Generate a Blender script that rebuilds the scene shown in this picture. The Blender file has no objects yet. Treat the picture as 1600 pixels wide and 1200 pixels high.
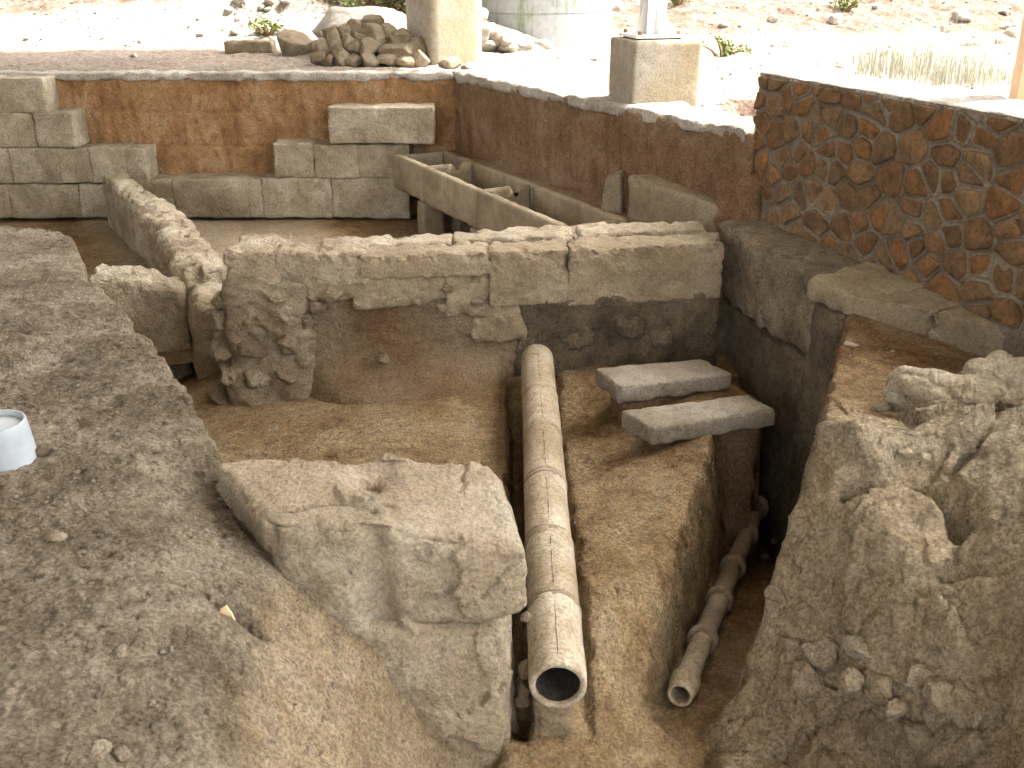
import bpy, math, random
import numpy as np
R = math.radians
C = bpy.context.scene.collection
rng = np.random.default_rng(7)
random.seed(7)

# ------------------------------------------------------------------ camera, sky, sun, exposure
PITCH = R(22.8); FPX = 1570.0; CZ = 1.65
scn = bpy.context.scene
cd = bpy.data.cameras.new("camera"); cam = bpy.data.objects.new("camera", cd); C.objects.link(cam)
cam.location = (0, 0, CZ); cam.rotation_euler = (R(90) - PITCH, 0, 0)
cd.sensor_width = 36; cd.lens = 36 * FPX / 1600; cd.clip_start = .05; cd.clip_end = 500
scn.camera = cam
SUN_AZ = math.atan2(.95, .28)      # compass-like angle of the sun seen from the pit (x = sin, y = cos)
SUN_EL = R(60)
w = bpy.data.worlds.new("World"); scn.world = w; w.use_nodes = True
nt = w.node_tree; bg = nt.nodes["Background"]
sky = nt.nodes.new("ShaderNodeTexSky"); sky.sky_type = 'NISHITA'; sky.sun_disc = False
sky.sun_elevation = SUN_EL; sky.sun_rotation = SUN_AZ; sky.dust_density = 4.0
sky.air_density = 1.0; sky.ozone_density = .4
hsv = nt.nodes.new("ShaderNodeHueSaturation"); hsv.inputs["Saturation"].default_value = .12     # hazy, whitish summer sky
nt.links.new(sky.outputs[0], hsv.inputs["Color"]); nt.links.new(hsv.outputs[0], bg.inputs[0]); bg.inputs[1].default_value = .15
sd = bpy.data.lights.new("sun", 'SUN'); sun = bpy.data.objects.new("sun", sd); C.objects.link(sun)
sd.energy = 2.2; sd.angle = R(.53); sd.color = (1, .94, .85)
SUNV = np.array([math.sin(SUN_AZ) * math.cos(SUN_EL), math.cos(SUN_AZ) * math.cos(SUN_EL), math.sin(SUN_EL)])
sun.rotation_euler = (R(90) - SUN_EL, 0, math.pi - SUN_AZ)
scn.view_settings.view_transform = 'Standard'; scn.view_settings.look = 'None'
scn.view_settings.exposure = 3.45; scn.view_settings.gamma = 1
scn.cycles.use_denoising = True; scn.cycles.max_bounces = 8; scn.cycles.diffuse_bounces = 6
scn.cycles.sample_clamp_indirect = 8

# ------------------------------------------------------------------ helpers: places, noise, meshes
CP, SP = math.cos(PITCH), math.sin(PITCH)
def at(px, py, z):
    u, v = (px - 800) / FPX, (py - 600) / FPX
    t = (z - CZ) / -(SP + v * CP)
    return np.array([u * t, (CP - v * SP) * t, z])
def aty(px, py, Y):
    u, v = (px - 800) / FPX, (py - 600) / FPX
    t = Y / (CP - v * SP)
    return np.array([u * t, Y, CZ - (SP + v * CP) * t])

_p = rng.permutation(256).astype(np.int32); _p = np.concatenate([_p, _p, _p])
_g = rng.normal(size=(256, 3)); _g /= np.linalg.norm(_g, axis=1)[:, None]
def perlin(P):
    P = np.asarray(P, float); i = np.floor(P).astype(np.int64); f = P - i; i &= 255
    u = f * f * f * (f * (f * 6 - 15) + 10); res = 0
    for dx in (0, 1):
        wx = u[:, 0] if dx else 1 - u[:, 0]
        for dy in (0, 1):
            wy = u[:, 1] if dy else 1 - u[:, 1]
            for dz in (0, 1):
                wz = u[:, 2] if dz else 1 - u[:, 2]
                h = _p[_p[_p[i[:, 0] + dx] + i[:, 1] + dy] + i[:, 2] + dz]
                g = _g[h]
                d = g[:, 0] * (f[:, 0] - dx) + g[:, 1] * (f[:, 1] - dy) + g[:, 2] * (f[:, 2] - dz)
                res = res + wx * wy * wz * d
    return res
def fbm(P, freq, octv=4, gain=.5, off=0.0):
    P = np.asarray(P, float); s = 0; a = 1
    for k in range(octv):
        s = s + a * perlin(P * freq + off + 17.3 * k); a *= gain; freq *= 2.03
    return s
def ridged(P, freq, octv=3, gain=.5, off=0.0):
    P = np.asarray(P, float); s = 0; a = 1
    for k in range(octv):
        s = s + a * (1 - 2 * np.abs(perlin(P * freq + off + 9.1 * k))); a *= gain; freq *= 2.1
    return s
def sstep(a, b, x):
    t = np.clip((x - a) / (b - a), 0, 1); return t * t * (3 - 2 * t)

def mk(name, V, F, mat, parent=None, smooth=True, label=None, cat=None, group=None, kind=None, flat_angle=None):
    """one mesh object; F is an (n,4) array of quads or a list of faces"""
    me = bpy.data.meshes.new(name); V = np.asarray(V, np.float32)
    if isinstance(F, np.ndarray):
        n, k = F.shape
        me.vertices.add(len(V)); me.vertices.foreach_set('co', V.ravel())
        me.loops.add(n * k); me.loops.foreach_set('vertex_index', F.astype(np.int32).ravel())
        me.polygons.add(n); me.polygons.foreach_set('loop_start', np.arange(0, n * k, k, dtype=np.int32))
        me.update(calc_edges=True)
    else:
        me.from_pydata([tuple(map(float, v)) for v in V], [], [tuple(map(int, f)) for f in F]); me.update()
    me.polygons.foreach_set('use_smooth', np.full(len(me.polygons), smooth))
    if flat_angle is not None: me.set_sharp_from_angle(angle=R(flat_angle))
    if mat is not None: me.materials.append(mat)
    o = bpy.data.objects.new(name, me); C.objects.link(o)
    if parent is not None: o.parent = parent
    if label: o['label'] = label
    if cat: o['category'] = cat
    if group: o['group'] = group
    if kind: o['kind'] = kind
    return o
def thing(name, label, cat, group=None):
    o = bpy.data.objects.new(name, None); C.objects.link(o)
    o['label'] = label; o['category'] = cat; o.empty_display_size = .1
    if group: o['group'] = group
    return o
def vnormals(V, F):
    a = V[F[:, 2]] - V[F[:, 0]]; b = V[F[:, 3]] - V[F[:, 1]]
    n = np.cross(a, b); N = np.zeros_like(V)
    for k in range(4): np.add.at(N, F[:, k], n)
    return N / (np.linalg.norm(N, axis=1)[:, None] + 1e-12)
def cube_surface(nx, ny, nz):
    """surface grid of the cube [-1,1]^3"""
    V, F = [], []
    def face(axis, s, na, nb):
        a = np.linspace(-1, 1, na + 1); b = np.linspace(-1, 1, nb + 1)
        A, B = np.meshgrid(a, b, indexing='ij'); P = np.empty((na + 1, nb + 1, 3))
        o = [(1, 2), (2, 0), (0, 1)][axis]
        P[..., axis] = s; P[..., o[0]] = A; P[..., o[1]] = B
        base = sum(len(v) for v in V); V.append(P.reshape(-1, 3))
        i, j = np.meshgrid(np.arange(na), np.arange(nb), indexing='ij'); k = base + i * (nb + 1) + j
        q = np.stack([k, k + nb + 1, k + nb + 2, k + 1], -1).reshape(-1, 4)
        F.append(q if s > 0 else q[:, ::-1])
    for s in (-1, 1):
        face(0, s, ny, nz); face(1, s, nz, nx); face(2, s, nx, ny)
    V = np.concatenate(V); F = np.concatenate(F)
    key = np.round(V * 1e5).astype(np.int64); _, idx, inv = np.unique(key, axis=0, return_index=True, return_inverse=True)
    return V[idx], inv.reshape(-1)[F]
def hexa(c8, U):
    """trilinear map; corners: bottom (x-y-),(x+y-),(x+y+),(x-y+), then top in the same order"""
    c = np.asarray(c8, float); a = (U + 1) / 2
    x, y, z = a[:, :1], a[:, 1:2], a[:, 2:]
    bot = (1-x)*(1-y)*c[0] + x*(1-y)*c[1] + x*y*c[2] + (1-x)*y*c[3]
    top = (1-x)*(1-y)*c[4] + x*(1-y)*c[5] + x*y*c[6] + (1-x)*y*c[7]
    return bot * (1 - z) + top * z
def box8(cx, cy, z0, z1, sx, sy, rz=0.0, taper=0.0):
    co, si = math.cos(rz), math.sin(rz); out = []
    for z, k in ((z0, 1), (z1, 1 - taper)):
        for x, y in ((-1, -1), (1, -1), (1, 1), (-1, 1)):
            a, b = x * sx / 2 * k, y * sy / 2 * k
            out.append((cx + a * co - b * si, cy + a * si + b * co, z))
    return out
def prism8(quad, z0, z1):
    """quad: four xy points in order; bottoms at z0, tops at z1 (numbers or four numbers)"""
    z0 = [z0] * 4 if np.isscalar(z0) else z0; z1 = [z1] * 4 if np.isscalar(z1) else z1
    return [(q[0], q[1], z) for q, z in zip(quad, z0)] + [(q[0], q[1], z) for q, z in zip(quad, z1)]
SEED = [0]
def block(name, c8, mat, parent=None, sp=.03, rnd=.03, amp=.008, freq=6, chip=.015, big=0.0, sculpt=None, octv=4, ragged=0.0, **kw):
    """a weathered stone block: rounded hexahedron with worn edges, chips and an uneven skin"""
    c = np.asarray(c8, float); SEED[0] += 1; off = SEED[0] * 3.71
    lx = np.linalg.norm(c[1] - c[0]); ly = np.linalg.norm(c[3] - c[0]); lz = np.linalg.norm(c[4] - c[0])
    lx = max(lx, np.linalg.norm(c[5] - c[4])); ly = max(ly, np.linalg.norm(c[7] - c[4]))
    U, F = cube_surface(*[max(2, int(math.ceil(l / sp))) for l in (lx, ly, lz)])
    L = np.array([lx, ly, lz]) / 2
    loc = U * L
    r = min(rnd, L.min() * .95)
    inner = np.clip(loc, -(L - r), L - r); d = loc - inner; n = np.linalg.norm(d, axis=1)[:, None]
    loc = inner + np.where(n > 1e-9, d / np.maximum(n, 1e-9) * r, 0)
    # distance to the nearest box edge for chips
    e = np.sort(L - np.abs(U * L), axis=1)[:, 1]
    V = hexa(c, loc / L)
    N = vnormals(V, F)
    disp = amp * fbm(V, freq, octv, .55, off)
    if big: disp += big * fbm(V, freq * .3, 2, .5, off + 5)
    if chip:
        k = np.exp(-e / (chip * 2.2)); disp -= chip * k * np.clip(fbm(V, freq * .9, 3, .6, off + 11) * 2.2 + .25, 0, 1.6)
    V = V + N * disp[:, None]
    if ragged:   # broken upper rim
        k = np.exp(-e / .05) * (U[:, 2] > .2); V = V - N * (ragged * k * np.clip(fbm(V, 9, 3, .6, off + 3) * 2 + .1, 0, 1.2))[:, None]
    if sculpt: V = sculpt(V, N, U)
    return mk(name, V, F, mat, parent, **kw)
def facets(P, n, tilt, off, seed, lo=None, hi=None, warp=.03):
    """fracture planes: every cell of a random 3-D mosaic gets its own tilt and offset"""
    r = np.random.default_rng(seed); lo = P.min(0) if lo is None else lo; hi = P.max(0) if hi is None else hi
    c = r.uniform(lo, hi, (n, 3)).astype(np.float32); t = r.normal(size=(n, 3)) * tilt; o = r.normal(size=n) * off
    Q = (P + warp * np.stack([fbm(P, 6, 3, .55, seed + k * 9.) for k in range(3)], 1)).astype(np.float32)
    idx = np.concatenate([((q[:, None] - c[None]) ** 2).sum(-1).argmin(1) for q in np.array_split(Q, max(1, len(Q) // 4000))])
    return o[idx] + ((P - c[idx]) * t[idx]).sum(1)
_base = {}
def rock_shape(seed, n=9, planes=13, rough=.035):
    """angular stone of unit radius cut by random planes"""
    if n not in _base:
        U, F = cube_surface(n, n, n); U = np.tan(U * math.pi / 4); _base[n] = (U / np.linalg.norm(U, axis=1)[:, None], F)
    D, F = _base[n]; r = np.random.default_rng(seed)
    pn = r.normal(size=(planes, 3)); pn /= np.linalg.norm(pn, axis=1)[:, None]; pd = r.uniform(.62, 1.0, planes)
    t = D @ pn.T; q = np.where(t > .05, pd / np.maximum(t, .05), 9.0)
    q = np.concatenate([q, np.full((len(D), 1), 1.15)], 1)
    k = 24.0; rad = -np.log(np.exp(-k * q).sum(1)) / k
    V = D * rad[:, None]
    V *= 1 + rough * fbm(V, 2.2, 3, .55, seed * 1.37)[:, None] * 2
    return V, F
def rock(name, loc, size, mat, rot=(0, 0, 0), seed=0, n=9, parent=None, rough=.035, planes=13, **kw):
    V, F = rock_shape(seed, n, planes, rough)
    V = V * np.asarray(size) * .5 * 1.12
    cx, sx = math.cos(rot[0]), math.sin(rot[0]); cy, sy = math.cos(rot[1]), math.sin(rot[1]); cz, sz = math.cos(rot[2]), math.sin(rot[2])
    Rm = np.array([[cz, -sz, 0], [sz, cz, 0], [0, 0, 1]]) @ np.array([[cy, 0, sy], [0, 1, 0], [-sy, 0, cy]]) @ np.array([[1, 0, 0], [0, cx, -sx], [0, sx, cx]])
    return mk(name, V @ Rm.T + np.asarray(loc), F, mat, parent, **kw)
def tube_rings(path, radii, n=40, wob=0.0, seed=0):
    """rings of a lathe along a straight axis given as points; returns V, F"""
    path = np.asarray(path, float); ax = path[-1] - path[0]
    if np.linalg.norm(ax) < 1e-9: ax = path[1] - path[0]
    ax /= np.linalg.norm(ax); s = np.cross(ax, (0, 0, 1)); s /= np.linalg.norm(s); u = np.cross(s, ax)
    th = np.linspace(0, 2 * math.pi, n, endpoint=False)
    V = []
    for p, r in zip(path, radii):
        V.append(p + r * (np.cos(th)[:, None] * s + np.sin(th)[:, None] * u))
    V = np.concatenate(V); m = len(path)
    i, j = np.meshgrid(np.arange(m - 1), np.arange(n), indexing='ij')
    F = np.stack([i * n + j, i * n + (j + 1) % n, (i + 1) * n + (j + 1) % n, (i + 1) * n + j], -1).reshape(-1, 4)
    if wob:
        V = V + wob * np.stack([fbm(V, 9, 3, .5, seed + k * 31) for k in range(3)], 1)
    return V, F
def join(parts):
    V, F, b = [], [], 0
    for v, f in parts: V.append(v); F.append(np.asarray(f) + b); b += len(v)
    return np.concatenate(V), np.concatenate(F)
def sdpoly(X, Y, poly):
    """signed distance to a polygon, positive inside"""
    P = np.asarray(poly, float); d = np.full(X.shape, 1e9); ins = np.zeros(X.shape, bool); n = len(P)
    for k in range(n):
        a, b = P[k], P[(k + 1) % n]; ex, ey = b - a
        t = np.clip(((X - a[0]) * ex + (Y - a[1]) * ey) / (ex * ex + ey * ey + 1e-12), 0, 1)
        d = np.minimum(d, np.hypot(X - a[0] - t * ex, Y - a[1] - t * ey))
        c = (a[1] > Y) != (b[1] > Y)
        xi = ex * (Y - a[1]) / (ey if abs(ey) > 1e-12 else 1e-12) + a[0]
        ins ^= c & (X < xi)
    return np.where(ins, d, -d)
def tps(pts):
    """thin plate spline through (x, y, z) points"""
    P = np.asarray(pts, float); n = len(P)
    def U(r2): return np.where(r2 > 1e-12, r2 * np.log(np.maximum(r2, 1e-12)), 0)
    K = U(((P[:, None, :2] - P[None, :, :2]) ** 2).sum(-1)) + np.eye(n) * .02
    Q = np.c_[np.ones(n), P[:, :2]]
    A = np.block([[K, Q], [Q.T, np.zeros((3, 3))]])
    sol = np.linalg.solve(A, np.r_[P[:, 2], 0, 0, 0])
    def f(X, Y):
        z = sol[n] + sol[n + 1] * X + sol[n + 2] * Y
        for k in range(n): z = z + sol[k] * U((X - P[k, 0]) ** 2 + (Y - P[k, 1]) ** 2)
        return z
    return f

# ------------------------------------------------------------------ materials
def mat_base(name, rough=.9, spec=.15):
    m = bpy.data.materials.new(name); m.use_nodes = True; nt = m.node_tree
    b = nt.nodes["Principled BSDF"]; b.inputs["Roughness"].default_value = rough
    b.inputs["Specular IOR Level"].default_value = spec
    return m, nt, b
def nod(nt, t, **kw):
    n = nt.nodes.new(t)
    for k, v in kw.items(): setattr(n, k, v)
    return n
def ramp(nt, fac, stops):
    r = nod(nt, "ShaderNodeValToRGB"); e = r.color_ramp.elements
    while len(e) < len(stops): e.new(.5)
    for el, (p, c) in zip(e, stops): el.position = p; el.color = (*c, 1) if len(c) == 3 else c
    nt.links.new(fac, r.inputs[0]); return r.outputs[0]
def noise(nt, vec, scale, detail=6, rough=.6, dist=0.0):
    n = nod(nt, "ShaderNodeTexNoise"); n.inputs["Scale"].default_value = scale
    n.inputs["Detail"].default_value = detail; n.inputs["Roughness"].default_value = rough; n.inputs["Distortion"].default_value = dist
    nt.links.new(vec, n.inputs["Vector"]); return n.outputs["Fac"]
def mix(nt, a, b, fac, mode='MIX'):
    n = nod(nt, "ShaderNodeMix", data_type='RGBA', blend_type=mode)
    if hasattr(fac, 'is_linked') or not isinstance(fac, (int, float)): nt.links.new(fac, n.inputs[0])
    else: n.inputs[0].default_value = fac
    for s, i in ((a, 6), (b, 7)):
        if isinstance(s, tuple): n.inputs[i].default_value = (*s, 1)
        else: nt.links.new(s, n.inputs[i])
    return n.outputs[2]
def math_(nt, op, a, b=None):
    n = nod(nt, "ShaderNodeMath", operation=op)
    for s, i in ((a, 0), (b, 1)):
        if s is None: continue
        if isinstance(s, (int, float)): n.inputs[i].default_value = s
        else: nt.links.new(s, n.inputs[i])
    return n.outputs[0]
def coords(nt, jitter=True):
    tc = nod(nt, "ShaderNodeTexCoord")
    if not jitter: return tc.outputs["Object"]
    oi = nod(nt, "ShaderNodeObjectInfo"); mu = math_(nt, 'MULTIPLY', oi.outputs["Random"], 37.0)
    cb = nod(nt, "ShaderNodeCombineXYZ")
    for k in range(3): nt.links.new(mu, cb.inputs[k])
    v = nod(nt, "ShaderNodeVectorMath", operation='ADD'); nt.links.new(tc.outputs["Object"], v.inputs[0]); nt.links.new(cb.outputs[0], v.inputs[1])
    return v.outputs[0]
def bump(nt, bsdf, heights, dist=.01):
    """heights: list of (socket, strength, distance)"""
    prev = None
    for h, s, d in heights:
        b = nod(nt, "ShaderNodeBump"); b.inputs["Strength"].default_value = s; b.inputs["Distance"].default_value = d
        nt.links.new(h, b.inputs["Height"])
        if prev is not None: nt.links.new(prev, b.inputs["Normal"])
        prev = b.outputs[0]
    nt.links.new(prev, bsdf.inputs["Normal"])

ALB = .62
def stone_mat(name, dark, mid, light, stain=(.10, .09, .075), stain_amt=.5, speck=.5, scale=1.0, vary=.25, bmp=1.0, warm=None, jitter=True, albedo=None):
    albedo = ALB if albedo is None else albedo
    m, nt, b = mat_base(name); v = coords(nt, jitter)
    n1 = noise(nt, v, 2.2 * scale, 8, .62, .3); n2 = noise(nt, v, 14 * scale, 8, .7); n3 = noise(nt, v, 70 * scale, 5, .7)
    col = ramp(nt, n1, [(.36, dark), (.5, mid), (.64, light)])
    if warm: col = mix(nt, col, warm, ramp(nt, noise(nt, v, 1.1 * scale, 6, .6, .6), [(.46, (0, 0, 0)), (.66, (.85, .85, .85))]))
    st = ramp(nt, n2, [(.5, (0, 0, 0)), (.63, (1, 1, 1))])
    stm = nod(nt, "ShaderNodeMath", operation='MULTIPLY'); stm.inputs[1].default_value = stain_amt; nt.links.new(st, stm.inputs[0])
    col = mix(nt, col, stain, stm.outputs[0])
    sp = ramp(nt, n3, [(.4, (1 - .6 * speck,) * 3), (.5, (1, 1, 1)), (.6, (1 + .4 * speck,) * 3)])
    col = mix(nt, col, sp, 1.0, 'MULTIPLY')
    if albedo != 1: col = mix(nt, col, (albedo,) * 3, 1.0, 'MULTIPLY')
    if vary:
        oi = nod(nt, "ShaderNodeObjectInfo")
        rv = ramp(nt, oi.outputs["Random"], [(0, (1 - vary, 1 - vary * 1.05, 1 - vary * 1.15)), (1, (1 + vary * .6,) * 3)])
        col = mix(nt, col, rv, 1.0, 'MULTIPLY')
    nt.links.new(col, b.inputs["Base Color"])
    vo = nod(nt, "ShaderNodeTexVoronoi"); vo.inputs["Scale"].default_value = 38 * scale; nt.links.new(v, vo.inputs["Vector"])
    bump(nt, b, [(n2, .7 * bmp, .04), (n3, .85 * bmp, .018), (vo.outputs["Distance"], .3 * bmp, .01)])
    return m

M = {}
M['limestone'] = stone_mat('limestone', (.29, .23, .15), (.40, .33, .225), (.52, .45, .335), stain=(.2, .17, .125), stain_amt=.45, vary=.12, speck=.4, albedo=.78)
M['rock'] = stone_mat('rock', (.29, .225, .145), (.42, .34, .235), (.57, .495, .375), stain=(.24, .205, .16), stain_amt=.4, speck=.38, vary=.06, warm=(.42, .325, .215), bmp=1.15, albedo=.84)
M['rubble'] = stone_mat('rubble', (.26, .19, .12), (.38, .29, .19), (.50, .42, .30), stain=(.2, .12, .06), stain_amt=.5, vary=.22, scale=1.4)
M['bedded'] = stone_mat('bedded', (.25, .19, .12), (.34, .27, .18), (.42, .35, .25), stain=(.2, .15, .09), stain_amt=.5, vary=.18, scale=1.4, speck=.5, albedo=.82)
M['grit'] = stone_mat('grit', (.27, .215, .15), (.34, .28, .205), (.44, .38, .29), stain=(.25, .2, .14), stain_amt=.3, speck=.2, albedo=.8, vary=0, scale=6, jitter=False)
M['heap_stone'] = stone_mat('heap_stone', (.26, .19, .12), (.34, .27, .18), (.44, .37, .27), stain=(.2, .14, .08), stain_amt=.3, vary=.25, scale=1.6, albedo=.75)
M['basin'] = stone_mat('basin', (.30, .235, .15), (.40, .32, .21), (.47, .39, .28), stain=(.2, .15, .09), stain_amt=.35, speck=.3, vary=.1, bmp=.4)
M['slab'] = stone_mat('slab', (.27, .22, .16), (.37, .32, .25), (.45, .40, .33), stain=(.16, .12, .08), stain_amt=.35, speck=.4, vary=.08, bmp=.5)
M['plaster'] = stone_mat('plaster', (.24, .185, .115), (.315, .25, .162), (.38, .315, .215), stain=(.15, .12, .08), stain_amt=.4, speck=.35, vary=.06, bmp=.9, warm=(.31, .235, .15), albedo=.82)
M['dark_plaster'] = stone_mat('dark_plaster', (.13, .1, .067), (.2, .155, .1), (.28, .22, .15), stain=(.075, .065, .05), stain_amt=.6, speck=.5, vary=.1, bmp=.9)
M['stained'] = stone_mat('stained', (.2, .155, .1), (.28, .22, .145), (.36, .295, .205), stain=(.06, .052, .042), stain_amt=.55, speck=.6, vary=.1, bmp=.9)
M['red_earth'] = stone_mat('red_earth', (.24, .125, .055), (.33, .185, .085), (.41, .26, .14), stain=(.15, .085, .04), stain_amt=.55, speck=.45, vary=0, bmp=1.2, scale=1.0, jitter=False, albedo=.92)
M['brown_earth'] = stone_mat('brown_earth', (.22, .125, .065), (.31, .19, .105), (.38, .27, .175), stain=(.16, .1, .055), stain_amt=.4, speck=.6, vary=0, bmp=1.2, warm=(.30, .195, .105), jitter=False, albedo=.75)
M['core_earth'] = stone_mat('core_earth', (.24, .145, .075), (.32, .21, .115), (.39, .285, .18), stain=(.2, .12, .06), stain_amt=.35, speck=.5, vary=0, bmp=1.2, warm=(.37, .285, .185), jitter=False)
M['mortar'] = stone_mat('mortar', (.22, .175, .12), (.30, .245, .175), (.37, .31, .23), stain=(.18, .125, .075), stain_amt=.5, speck=.4, vary=0, jitter=False, bmp=.6)
M['pale_cap'] = stone_mat('pale_cap', (.36, .31, .25), (.45, .40, .33), (.55, .50, .43), stain=(.25, .22, .18), stain_amt=.5, vary=0, jitter=False, albedo=.8)
M['concrete'] = stone_mat('concrete', (.34, .29, .21), (.42, .37, .28), (.48, .44, .36), stain=(.27, .21, .14), stain_amt=.4, speck=.35, vary=.05, bmp=.35, warm=(.42, .32, .19))
M['terracotta'] = stone_mat('terracotta', (.34, .26, .165), (.45, .365, .25), (.55, .47, .35), stain=(.27, .18, .10), stain_amt=.6, speck=.45, vary=.06, bmp=.3)
M['dark_terracotta'] = stone_mat('dark_terracotta', (.27, .20, .14), (.36, .28, .2), (.45, .37, .28), stain=(.17, .12, .08), stain_amt=.45, speck=.35, vary=.08, bmp=.3)

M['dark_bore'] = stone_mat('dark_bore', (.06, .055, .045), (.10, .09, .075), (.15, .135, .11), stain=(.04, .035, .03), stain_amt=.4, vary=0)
def masonry_mat():
    m, nt, b = mat_base('masonry_stone'); v = coords(nt)
    oi = nod(nt, "ShaderNodeObjectInfo")
    base = ramp(nt, oi.outputs["Random"], [(0, (.11, .07, .04)), (.25, (.17, .09, .038)), (.45, (.13, .082, .045)), (.6, (.18, .115, .06)), (.8, (.14, .075, .033)), (.92, (.20, .10, .04)), (1, (.18, .115, .06))])
    n2 = noise(nt, v, 9, 8, .7); n3 = noise(nt, v, 45, 6, .75)
    col = mix(nt, base, ramp(nt, n2, [(.3, (.5, .48, .45)), (.55, (1, 1, 1)), (.75, (1.5, 1.35, 1.15))]), 1.0, 'MULTIPLY')
    col = mix(nt, col, ramp(nt, n3, [(.3, (.45, .45, .45)), (.5, (1, 1, 1)), (.75, (1.35, 1.3, 1.2))]), 1.0, 'MULTIPLY')
    nt.links.new(col, b.inputs["Base Color"]); bump(nt, b, [(n2, .6, .03), (n3, .6, .01)])
    return m
M['masonry_stone'] = masonry_mat()

def ground_mat(name, grain=1.0):
    """soil: grey trampled topsoil, tan subsoil, red earth; which one lies where comes from the 'soil' attribute"""
    m, nt, b = mat_base(name, .95, .1); tc = nod(nt, "ShaderNodeTexCoord"); v = tc.outputs["Object"]
    at_ = nod(nt, "ShaderNodeAttribute", attribute_name='soil')
    sep = nod(nt, "ShaderNodeSeparateColor"); nt.links.new(at_.outputs["Color"], sep.inputs[0])
    n1 = noise(nt, v, 2.5, 8, .65, .4); n2 = noise(nt, v, 18, 8, .75); n3 = noise(nt, v, 75, 6, .8); n4 = noise(nt, v, 6, 6, .6)
    tan = ramp(nt, n1, [(.38, (.31, .205, .105)), (.5, (.405, .285, .155)), (.62, (.49, .365, .22))])
    grey = ramp(nt, n1, [(.38, (.215, .168, .113)), (.5, (.315, .254, .178)), (.62, (.42, .352, .26))])
    red = ramp(nt, n1, [(.38, (.2, .11, .05)), (.5, (.28, .165, .08)), (.62, (.36, .25, .14))])
    wob = math_(nt, 'MULTIPLY', math_(nt, 'SUBTRACT', n4, .5), 1.0)
    def wgt(s): return ramp(nt, math_(nt, 'ADD', s, wob), [(.12, (0, 0, 0)), (.88, (1, 1, 1))])
    col = mix(nt, tan, grey, wgt(sep.outputs[0])); col = mix(nt, col, red, wgt(sep.outputs[1]))
    col = mix(nt, col, (.48, .40, .285), math_(nt, 'MULTIPLY', wgt(sep.outputs[2]), .85))
    col = mix(nt, col, ramp(nt, n2, [(.37, (.74, .72, .70)), (.5, (1, 1, 1)), (.64, (1.22, 1.21, 1.19))]), 1.0, 'MULTIPLY')
    col = mix(nt, col, ramp(nt, n3, [(.40, (.55, .54, .53)), (.5, (1, 1, 1)), (.6, (1.4, 1.38, 1.35))]), grain * .8, 'MULTIPLY')
    col = mix(nt, col, (.78,) * 3, 1.0, 'MULTIPLY')
    nt.links.new(col, b.inputs["Base Color"])
    vo = nod(nt, "ShaderNodeTexVoronoi"); vo.inputs["Scale"].default_value = 60; nt.links.new(v, vo.inputs["Vector"])
    n5 = noise(nt, v, 170, 4, .8)
    bump(nt, b, [(n2, .9, .05), (n3, 1.0, .025), (n5, .7, .008), (vo.outputs["Distance"], .4, .01)])
    return m
M['soil'] = ground_mat('soil')
M['floor_soil'] = ground_mat('floor_soil', .7)

def outer_mat():
    m, nt, b = mat_base('outer_ground', .95, .1); tc = nod(nt, "ShaderNodeTexCoord"); v = tc.outputs["Object"]
    at_ = nod(nt, "ShaderNodeAttribute", attribute_name='soil')
    sep = nod(nt, "ShaderNodeSeparateColor"); nt.links.new(at_.outputs["Color"], sep.inputs[0])
    n1 = noise(nt, v, .5, 8, .65, .4); n2 = noise(nt, v, 5, 8, .75); n3 = noise(nt, v, 22, 6, .8)
    pale = ramp(nt, n1, [(.36, (.2, .17, .135)), (.5, (.28, .25, .205)), (.64, (.37, .335, .285))])
    brown = ramp(nt, n1, [(.36, (.15, .113, .083)), (.5, (.19, .147, .111)), (.64, (.235, .187, .147))])
    red = ramp(nt, n2, [(.38, (.065, .042, .028)), (.5, (.11, .079, .057)), (.62, (.175, .145, .115))])
    green = ramp(nt, n3, [(.3, (.07, .08, .025)), (.6, (.14, .15, .05)), (.75, (.3, .27, .18))])
    wob = math_(nt, 'MULTIPLY', math_(nt, 'SUBTRACT', n2, .5), 1.2)
    def wgt(s): return ramp(nt, math_(nt, 'ADD', s, wob), [(.3, (0, 0, 0)), (.7, (1, 1, 1))])
    col = mix(nt, pale, brown, wgt(sep.outputs[0])); col = mix(nt, col, red, wgt(sep.outputs[1])); col = mix(nt, col, green, wgt(sep.outputs[2]))
    col = mix(nt, col, ramp(nt, n3, [(.4, (.5, .49, .48)), (.5, (1, 1, 1)), (.6, (1.4, 1.38, 1.34))]), .9, 'MULTIPLY')
    nt.links.new(col, b.inputs["Base Color"])
    bump(nt, b, [(n2, .5, .12), (n3, .6, .04)])
    return m
M['outer'] = outer_mat()

def plain(name, col, rough=.6, spec=.3, metal=0.0, var=.15, sc=12):
    m, nt, b = mat_base(name, rough, spec); v = coords(nt); n = noise(nt, v, sc, 6, .65)
    c = mix(nt, col, ramp(nt, n, [(.3, (1 - var,) * 3), (.7, (1 + var * .5,) * 3)]), 1.0, 'MULTIPLY')
    nt.links.new(c, b.inputs["Base Color"]); b.inputs["Metallic"].default_value = metal
    return m
M['pvc'] = plain('pvc', (.27, .29, .30), .45, .4, var=.15)
M['white_steel'] = plain('white_steel', (.72, .71, .68), .5, .4, var=.08)
M['tan_steel'] = plain('tan_steel', (.55, .36, .22), .5, .3, var=.1)
M['rust'] = plain('rust', (.22, .13, .08), .8, .2, var=.4, sc=40)
M['dark_metal'] = plain('dark_metal', (.05, .05, .06), .6, .3)
M['roof'] = plain('roof', (.62, .61, .57), .7, .2, var=.1, sc=2)
M['sherd'] = plain('sherd', (.52, .37, .22), .8, .2, var=.12)
M['grass'] = plain('grass', (.30, .285, .22), .8, .2, var=.3, sc=3)
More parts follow.
